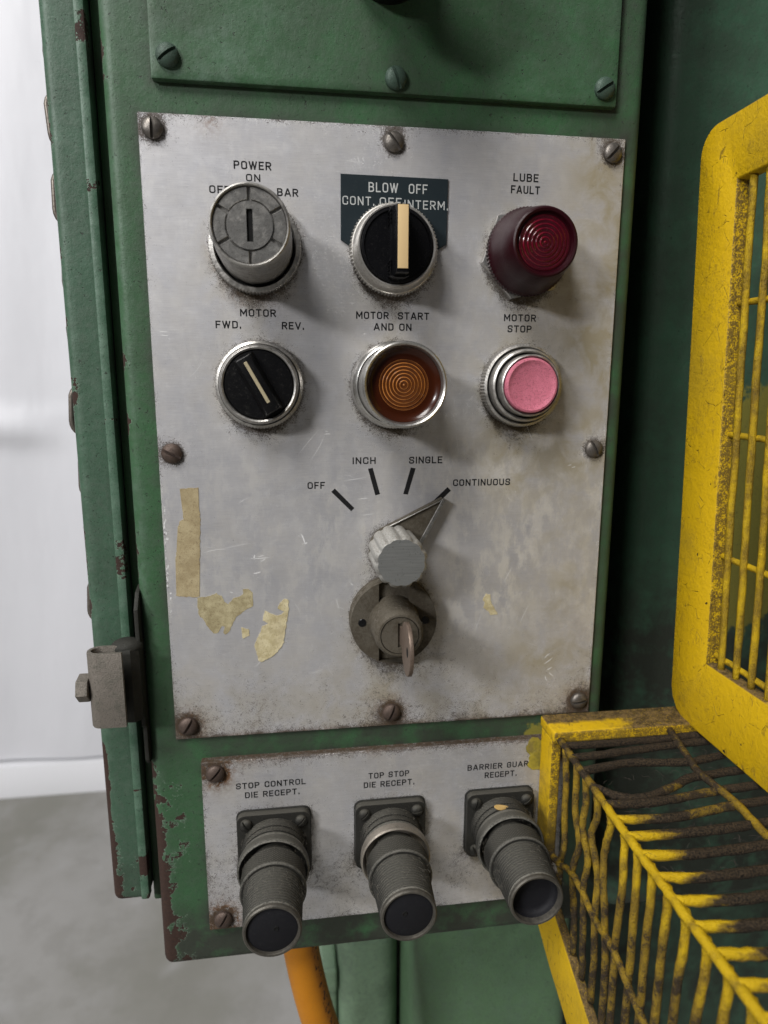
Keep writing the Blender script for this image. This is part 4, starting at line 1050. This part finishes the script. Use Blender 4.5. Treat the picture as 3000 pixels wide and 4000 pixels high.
# seed husk lying on the right connector
sd = thing('seed_husk', 'dry tan seed husk lying on top of the right connector', 'seed', (54, YL - 13, -179.0))
P = []
for i in range(22):
    a = 2 * PI * i / 22; P.append((3.9 * math.cos(a) + 0.4 * math.sin(2 * a), 1.35 * math.sin(a) * (1 - 0.35 * math.cos(a))))
part('husk', prism(P, -0.45, 0, bev=0.15, seg=1), SEED, sd, rot=(R(-62), R(8), R(5)), loc=(0, 0, 0.4))
hh = [tube(catmull([(3.6, -.4, 0), (4.6, -0.8, -0.7), (5.2 + math.cos(a) * 1.4, -1.2, -1.2 + math.sin(a) * 1.6)], 3), 0.07, 3) for a in (-1.6, -.9, -.3, .4, 2.6)]
part('husk_bristles', join(*hh), LINT, sd, kind='stuff')

# ================================================================ DOOR AND CLAMP ON THE LEFT
dr = thing('enclosure_door', 'narrow green door edge with a rolled lip along the left of the control box', 'door', (-133, 8, -230))
V, F = rounded_box(-142.6, -124.6, -231.5, 700, 8, 27, 4.0, 2.0)
A = np.array(V); x, z = A[:, 0], A[:, 2]; m = np.zeros((len(V), 4)); le = x + 142.6
c = 0.13 + 0.10 * vn(x, z, 9) + 0.26 * np.exp(-np.maximum(le - 1, 0) / 2.0) * (vn(x * 0, z, 17) > 0.55)
c += sm(-z, 125, 160) * 0.50 * np.exp(-np.maximum(le - 1.8, 0) / (1.2 + 1.5 * sm(-z, 150, 215)))
c += 0.45 * np.exp(-np.abs(z + 231) / 3) * (1 - sm(le, 7, 15)) + 0.20 * sm(-z, 165, 225) * (vn(x, z, 4) > 0.5)
c += 0.25 * sm(z, 20, 27) * (1 - sm(z, 27, 34)) * (1 - sm(le, 2, 7)) + 0.30 * np.exp(-((z - 33) / 3) ** 2) * (1 - sm(le, 3, 8))
m[:, 0] = c; m[:, 1] = 0.15 + 0.35 * vn(x, z, 25) + 0.6 * sm(-z, 195, 228); m[:, 2] = 0.9 * (np.exp(-np.abs(le - 3.5) / 1.5) + 0.3 * vn(x, z, 10))  # pale line along the rolled edge: its highlight painted in
part('door_pan', shift((V, F), (133, -8, 230)), GREEN_DOOR, dr, mask=m)
V, F = rounded_box(-128.6, -124.4, -230.5, 700, 7.0, 12, 0.9, 1.5, seg=2)
A = np.array(V); m = np.zeros((len(V), 4)); m[:, 0] = 0.15 + 0.42 * sm(-A[:, 2], 170, 215) * vn(A[:, 0], A[:, 2], 5) + 0.32 * (vn(A[:, 0] * 0, A[:, 2], 14) > 0.80); m[:, 2] = 0.9  # hem paler all along: the roll's highlight painted in
part('rolled_hem', shift((V, F), (133, -8, 230)), GREEN_DOOR, dr, mask=m)
V, F = rounded_box(-124.2, -120.0, -237.5, 700, 14.5, 80, 1.2, 2.5, seg=2)
A = np.array(V); m = np.zeros((len(V), 4)); m[:, 0] = 0.15 + 0.1 * vn(A[:, 0], A[:, 2], 7); m[:, 1] = 0.55
part('inner_flange', shift((V, F), (133, -8, 230)), GREEN, dr, mask=m)

cl = thing('door_clamp', 'weathered steel screw clamp with hex bolt gripping the green door edge', 'clamp', (-130, -10, -103))
def upath():
    P = [(-123.0, -15.5), (-133.6, -15.5)]
    for i in range(1, 9):
        a = R(-90 - 180 * i / 8); P.append((-133.6 + 5.3 * math.cos(a), -10.2 + 5.3 * math.sin(a)))
    P += [(-125, -4.9)]
    return [Vector(p) for p in P]
U = upath(); th = 1.9; Lf = []; Rt = []
for i, p in enumerate(U):
    a = U[max(i - 1, 0)]; b = U[min(i + 1, len(U) - 1)]; tt = (b - a).normalized(); nn = Vector((-tt.y, tt.x))
    Lf.append(tuple(p - nn * th)); Rt.append(tuple(p))
part('hook', shift(prism(Lf + Rt[::-1], -122.0, -86.5, axis='z', bev=0.45), (130, 10, 103)), CLAMPM, cl, sharp=40)
hexp = [(6.3 * math.cos(R(60 * k + 12)), 6.3 * math.sin(R(60 * k + 12))) for k in range(6)]
part('hex_bolt', prism([(p[0] - 0.5, p[1] - 1.0) for p in hexp], -13.6, -8.4, axis='x', bev=0.6), CLAMPM, cl, sharp=20)
part('bolt_shank', shift(tube([(-12, 0, 0), (6, 0, 0)], 2.6, 16), (0, -0.5, -1)), CLAMPD, cl)
part('link_arm_shade_fill', shift(prism([(-129, -6), (-127, 0), (-122, 6.5), (-117.8, 6.8), (-117.8, -5.5), (-121, -8.5), (-126, -8)], -124, -88, axis='z', bev=1.4), (130, 10, 103)), CLAMPD, cl, sharp=40)  # arm widened into a black block, standing for the shadowy interior
def dome(cx, cy, cz, rx, ry, rz, n=14):
    V = []; F = []
    for j in range(n + 1):
        b = PI * j / n
        for i in range(2 * n):
            a = PI * i / n; V.append((cx + rx * math.sin(b) * math.cos(a), cy + ry * math.sin(b) * math.sin(a), cz + rz * math.cos(b)))
    for j in range(n):
        for i in range(2 * n):
            k = (i + 1) % (2 * n); F.append((j * 2 * n + i, j * 2 * n + k, (j + 1) * 2 * n + k, (j + 1) * 2 * n + i))
    return V, F
part('pivot_boss', shift(dome(-123.6, -2.5, -88.5, 7.2, 5.5, 4.2), (130, 10, 103)), CLAMPD, cl)
part('mounting_strap', shift(prism([(-3.5, -71), (1.5, -64), (8, -62), (8, -150), (1, -150), (-1.5, -147), (-1.5, -130), (-3.5, -128)], -119.5, -117.6, axis='x', bev=0.4), (130, 10, 103)), CLAMPD, cl, sharp=25)

# --- chain hanging behind the door edge
ch = thing('hanging_chain', 'old steel chain hanging behind the left edge of the green door', 'chain', (-145.3, 37, 210))
lk = [((4.6 * math.cos(a)), 0, 6.2 * math.sin(a) + (5.0 if math.sin(a) > 0 else -5.0)) for a in [2 * PI * i / 20 + 0.01 for i in range(20)]]
me_lk = mesh('chain_link', *tube(lk, 1.45, 8, closed=True), CHAINM, 180)
nl = 19
for i in range(nl):
    a = R(12 if i % 2 == 0 else 100) + 0.18 * math.sin(i * 1.7)
    place('chain_link', me_lk, ch, (1.2 * math.sin(i * 0.9) - 0.3 * (i % 2), 0.8 * math.cos(i * 1.3), -16.0 * i), (R(3 * math.sin(i * 2.2)), R(4 * math.sin(i * 1.1)), a))

# ================================================================ THE YELLOW GUARD
gd = thing('barrier_guard', 'yellow barred barrier guard, chipped and greasy, standing out at the right of the control box', 'guard', (150, -20, -138))
GO = (-150, 20, 138)
# upright frame: y of a point = y0 + 0.054*(z+130)
def lean(y0, z): return y0 + 0.054 * (z + 130)
YEND = -150
outer = [(-1.6, -126), (-3, -131), (-7, -136), (-13, -138.5)]
o2 = [(YEND, -140.5), (YEND, 146)]
topc = []
for i in range(8):
    a = R(90 - 90 * i / 7); topc.append((-13.5 + 12 * math.cos(a), 136.5 + 11.5 * math.sin(a)))
outer = outer + o2 + topc          # goes down-left corner, along the bottom to the near end, up, back along the top
inner_l, inner_r, zb, zt = -29.5, YEND + 26, -101.5, 119
def ring_frame(x0, x1):
    cy, cz = (-1.6 + YEND) / 2, 5
    N = 120
    def inter(poly, ang):
        dx, dz = math.cos(ang), math.sin(ang); best = None
        for i in range(len(poly)):
            p, q = poly[i], poly[(i + 1) % len(poly)]
            ex, ez = q[0] - p[0], q[1] - p[1]; det = dx * (-ez) + dz * ex
            if abs(det) < 1e-9: continue
            t = ((p[0] - cy) * (-ez) + (p[1] - cz) * ex) / det; s = (dx * (p[1] - cz) - dz * (p[0] - cy)) / det
            if t > 0 and -1e-6 <= s <= 1 + 1e-6 and (best is None or t > best): best = t
        return cy + dx * best, cz + dz * best
    ip = [(inner_l, zb), (inner_r, zb), (inner_r, zt), (inner_l, zt)]
    angs = sorted(set([2 * PI * i / N for i in range(N)] + [math.atan2(p[1] - cz, p[0] - cy) % (2 * PI) for p in ip + outer]))
    O = [inter(outer, a) for a in angs]; I = [inter(ip, a) for a in angs]; n = len(angs)
    bv = 1.0
    def ins(P, k):   # move a loop towards / away from the centre a little for the rounded edge
        return [(p[0] + (cy - p[0]) / math.hypot(cy - p[0], cz - p[1]) * k, p[1] + (cz - p[1]) / math.hypot(cy - p[0], cz - p[1]) * k) for p in P]
    loops = [(O, (x0 + x1) / 2), (O, x0 + bv), (ins(O, bv * .3), x0 + bv * .3), (ins(O, bv), x0), (ins(I, -bv), x0), (ins(I, -bv * .3), x0 + bv * .3), (I, x0 + bv), (I, x1), (O, x1), (O, (x0 + x1) / 2)]
    V = []; F = []
    for L, x in loops[:-1]:
        for p in L: V.append((x, lean(p[0], p[1]), p[1]))
    m_ = len(loops) - 1
    for j in range(m_):
        a, b = j * n, ((j + 1) % m_) * n
        for i in range(n):
            k = (i + 1) % n; F.append((a + i, a + k, b + k, b + i))
    return V, F
part('upright_frame', shift(ring_frame(149.6, 155.6), GO), YELLOW, gd, sharp=50)
rg = random.Random(11)
def wire(name, P, r, gr, sub=6, jit=0.10, parent=gd, clean=None, label=None):
    """gr: grime, a number or a function of (x,y,z)"""
    Q = catmull(P, sub)
    Q = [q + Vector((rg.uniform(-.12, .12), rg.uniform(-.12, .12), rg.uniform(-.12, .12))) for q in Q]
    V, F = tube(Q, r, 8, jit=jit, rnd=rg)
    m = [(gr(*p) if callable(gr) else gr) for p in V]
    return part(name, shift((V, F), GO), WIRE, parent, sharp=180, mask=np.array(m), label=label)
gu = lambda x, y, z: 0.38 + 0.10 * math.sin(z / 9 + y)
for k in range(11):
    y0 = -36.3 - 10.45 * k
    if y0 < inner_r + 4: break
    wire('grille_bar', [(152.6, lean(y0 + rg.uniform(-.4, .4), z), z) for z in (-104, -70, -35, 0, 40, 80, 121)], 1.6, gu, 5, 0.05)
for z0 in (66.5, 8.0, -49.0, -97.5):
    wire('grille_cross_bar', [(154.6, lean(y, z0), z0 + (y + 30) * 0.02) for y in (-27, -50, -75, -100, inner_r - 2)], 1.5, lambda x, y, z: 0.30, 5, 0.05)
# end frame of the wire cage, flat bar round the back
GX = 78.0
part('cage_top_bar', shift(box(GX, 156.5, -20.0, -1.2, -143.2, -137.2, 1.6, 3), GO), YELLOW, gd, sharp=60)
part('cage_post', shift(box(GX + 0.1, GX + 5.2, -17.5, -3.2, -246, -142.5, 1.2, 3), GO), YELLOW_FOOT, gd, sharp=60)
rail = [(-3.5, -222), (-3.5, -247), (-14, -252.5), (-30, -261), (-60, -273), (-190, -321), (-190, -292), (-76, -246.5), (-45, -233), (-17, -221)]
part('cage_side_rail', shift(prism(rail, GX - 0.6, GX + 4.2, axis='x', bev=1.0), GO), YELLOW, gd, sharp=60)
# wires over the top of the cage
ZT = -141.5
def gtop(x, y, z):
    near = sm(-y, 62, 92); left = 1 - sm(x - GX, 1 + 6 * math.sin(y * .9) ** 2, 17 + 10 * math.sin(y * .9) ** 2)
    return float(1.15 - 1.05 * near * left - 0.10 * near - (0.35 if (62 < -y < 84 and 108 < x < 136) else 0))
TW = [[(80, -25, ZT), (110, -25.5, ZT), (157, -24, ZT)],
      [(80.5, -35.4, ZT), (100, -34.2, ZT), (121.5, -32, ZT), (157, -29.5, ZT)],
      [(80.2, -46.7, ZT), (103.3, -42.8, ZT), (133.5, -45.6, ZT), (157, -41, ZT)],
      [(80.4, -58.6, ZT), (90.3, -66.2, ZT - .5), (101.1, -67.0, ZT - .5), (115.3, -62.5, ZT), (127.7, -57.4, ZT), (157, -54.5, ZT)],
      [(79.4, -70.1, ZT), (98.8, -71.7, ZT), (130.6, -68.0, ZT), (157, -66, ZT)],
      [(79.2, -80.1, ZT), (103.5, -81.9, ZT), (127.0, -78.7, ZT), (157, -76, ZT)],
      [(79, -90.4, ZT), (105, -91.3, ZT), (126.8, -90.6, ZT), (157, -88, ZT)],
      [(79, -101, ZT), (100, -102.6, ZT), (123.5, -102, ZT), (157, -100, ZT)]]
for k, y0 in enumerate((-111.8, -122.6, -133.4, -144, -154.6, -165.2, -175.8)):
    TW.append([(79, y0, ZT), (98, y0 - 2.2, ZT), (124, y0 - 1.6, ZT), (157, y0, ZT)])
for P in TW: wire('top_wire', P, 1.85, gtop, 7, 0.10)
wire('cross_wire', [(139.2, -19, ZT + 1.2), (133.5, -45, ZT + 1.2), (131.0, -57.2, ZT + 1.4), (133.1, -75.2, ZT + 1.2), (132, -95, ZT + 1.2), (131, -130, ZT + 1.2), (131, -180, ZT + 1.2)], 1.7, lambda x, y, z: 0.85 - 0.35 * float(sm(-y, 60, 85)), 6)
# corner wire where the cage turns down
def gcor(x, y, z): return float(0.78 - 0.60 * sm(-y, 50, 80) + 0.16 * math.sin(y * .6))
wire('corner_wire', [(81.5, -19.5, ZT), (81, -30, ZT), (80.4, -45, ZT), (80.3, -58, ZT), (79.7, -70, ZT), (79.3, -85, ZT), (79, -102, ZT), (78.8, -120, ZT), (78.8, -145, ZT), (78.8, -190, ZT)], 1.75, gcor, 8, 0.12)
def gside(x, y, z): return float(0.56 + 0.18 * sm(-z, 165, 225) + 0.10 * math.sin(z * .35 + y) - 0.35 * sm(-y, 66, 80) * (1 - sm(-z, 145, 170)))
SW = [[(-28.5, -141), (-30.9, -155.2), (-32.1, -171.6), (-33.4, -188.3), (-31.5, -200), (-31, -224)],
      [(-42, -141), (-44.0, -163.3), (-48.0, -176.8), (-44.6, -192.8), (-45.8, -203.7), (-48.6, -218.7), (-50, -234)],
      [(-51, -141.5), (-52.1, -153.5), (-52.1, -165.7), (-57.1, -178.2), (-56.4, -191.3), (-56.7, -212.1), (-59.5, -238)],
      [(-61.5, -141.5), (-63.1, -152.2), (-60.7, -163.3), (-66.7, -178.5), (-68.5, -197.1), (-69.0, -217.3), (-68.5, -241)],
      [(-73, -141.5), (-74.4, -148.6), (-72.5, -166.0), (-77.1, -193.2), (-78.7, -215.6), (-78.6, -247)],
      [(-84.5, -141.5), (-85.7, -146.8), (-88.1, -168.1), (-86.6, -195.8), (-86.8, -251)],
      [(-95, -141.5), (-95.8, -150), (-96.5, -182.5), (-97.2, -255)],
      [(-105.5, -141.5), (-106.4, -152), (-106.2, -187.8), (-107.6, -259)],
      [(-116, -141.5), (-116.5, -152), (-115.2, -181.8), (-117, -263)],
      [(-126.8, -141.5), (-127.3, -152), (-125.8, -188), (-128, -267)]]
for y0 in (-138, -148.6, -159.2, -170): SW.append([(y0, -141.5), (y0 - .5, -152), (y0 + 1, -190), (y0, y0 * .37 - 220)])
for P in SW: wire('side_wire', [(GX + 2.2 + 0.5 * math.sin(p[1] * .2), p[0], p[1]) for p in P], 1.6, gside, 7, 0.10)
wire('side_cross_wire', [(GX + 1.2, y, z) for y, z in ((-20, -203), (-31.2, -201.0), (-42, -195.5), (-54.3, -194.4), (-69.3, -197.2), (-86.5, -196.5), (-111.6, -204.0), (-150, -212), (-190, -222))], 1.55, gside, 7)

# ================================================================ HOSE
hs = catmull([(-49, 30, -262), (-48.0, 30, -292), (-38.5, 30, -343), (-20, 34, -410), (4, 44, -520), (12, 60, -680), (-10, 90, -860), (-60, 120, -1020), (-160, 150, -1100), (-330, 170, -1110)], 10)
V, F = tube(hs, 10.2, 40)
A = np.array(V); n_ = len(hs); m = np.zeros(len(V))
for i in range(n_):
    c_ = hs[i]
    for k in range(40):
        v_ = Vector(V[i * 40 + k]) - c_; a = math.degrees(math.atan2(-v_.y, v_.x))   # 0 = right, 90 = towards the camera
        m[i * 40 + k] = 1.0 if 22 < a < 48 else 0.0
o = part('hose', (V, F), HOSE, None, (0, 0, 0), mask=m, sharp=180)
o['label'] = 'orange rubber hose coming out below the control box'; o['category'] = 'hose'

# ================================================================ LINT caught on the dusty parts
rl = random.Random(5)
def lint(count, pick, length, r=0.05):
    L = []
    for _ in range(count):
        p, nrm = pick(); p = Vector(p); nrm = Vector(nrm).normalized()
        t_ = Vector((rl.uniform(-1, 1), rl.uniform(-1, 1), rl.uniform(-1, 1))); l = rl.uniform(.4, 1) * length
        t_ = (t_ - nrm * t_.dot(nrm)).normalized()
        L.append(tube(catmull([p, p + t_ * l * .3 + nrm * l * rl.uniform(.05, .3), p + t_ * l * .7 + nrm * l * rl.uniform(0, .3) + Vector((rl.uniform(-.3, .3), 0, rl.uniform(-.3, .3))) * l * .6, p + t_ * l], 3), r, 3, cap=False))
    return join(*L)
def on_cyl(cx, cz, r, d0, d1, y0, a0=20, a1=200):
    def f():
        a = R(rl.uniform(a0, a1)); d_ = rl.uniform(d0, d1)
        return (cx + r * math.cos(a), y0 - d_, cz + r * math.sin(a)), (math.cos(a), 0, math.sin(a))
    return f
sets = [lint(170, on_cyl(cx, cz, 14.3, 19, 52, YL, 0, 180), 2.6, 0.035) for cx, cz in CON]
sets += [lint(60, on_cyl(cx, cz, 16.2, 4, 20, YL, 10, 170), 2.4, 0.035) for cx, cz in CON]
sets += [lint(40, on_cyl(0, -80.6, 11.2, 8, 24, 0, 20, 160), 3.5), lint(14, on_cyl(-59.5, 88, 17, 2, 6, 0, -60, 0), 3.5), lint(30, on_cyl(0, -80.6, 20.5, 3, 8, 0, 40, 170), 4)]
o = part('lint', join(*sets), LINT, None, sharp=180, kind='stuff')
o['label'] = 'pale lint and hairs stuck to the connectors and the lock'; o['category'] = 'lint'
WL = []
for P in TW[1:9]:
    for _ in range(16):
        q = Vector(P[0]).lerp(Vector(P[-1]), rl.random()); q.z += 1.3
        WL.append(lint(1, lambda q=q: (tuple(q), (0, 0, 1)), 5.0, 0.06))
DL = m_plastic("dark_lint", (0.05, 0.04, 0.035), 0.9, 0.2)
o = part('lint', join(*WL), DL, None, sharp=180, kind='stuff')
o['label'] = 'dark greasy lint clinging to the wires on top of the guard'; o['category'] = 'lint'

# anything without a mask attribute still renders: the material then reads zero
for me in bpy.data.meshes:
    if me.materials and me.materials[0] and me.materials[0].name.startswith('green') and "mask" not in me.color_attributes:
        me.color_attributes.new("mask", 'FLOAT_COLOR', 'POINT')
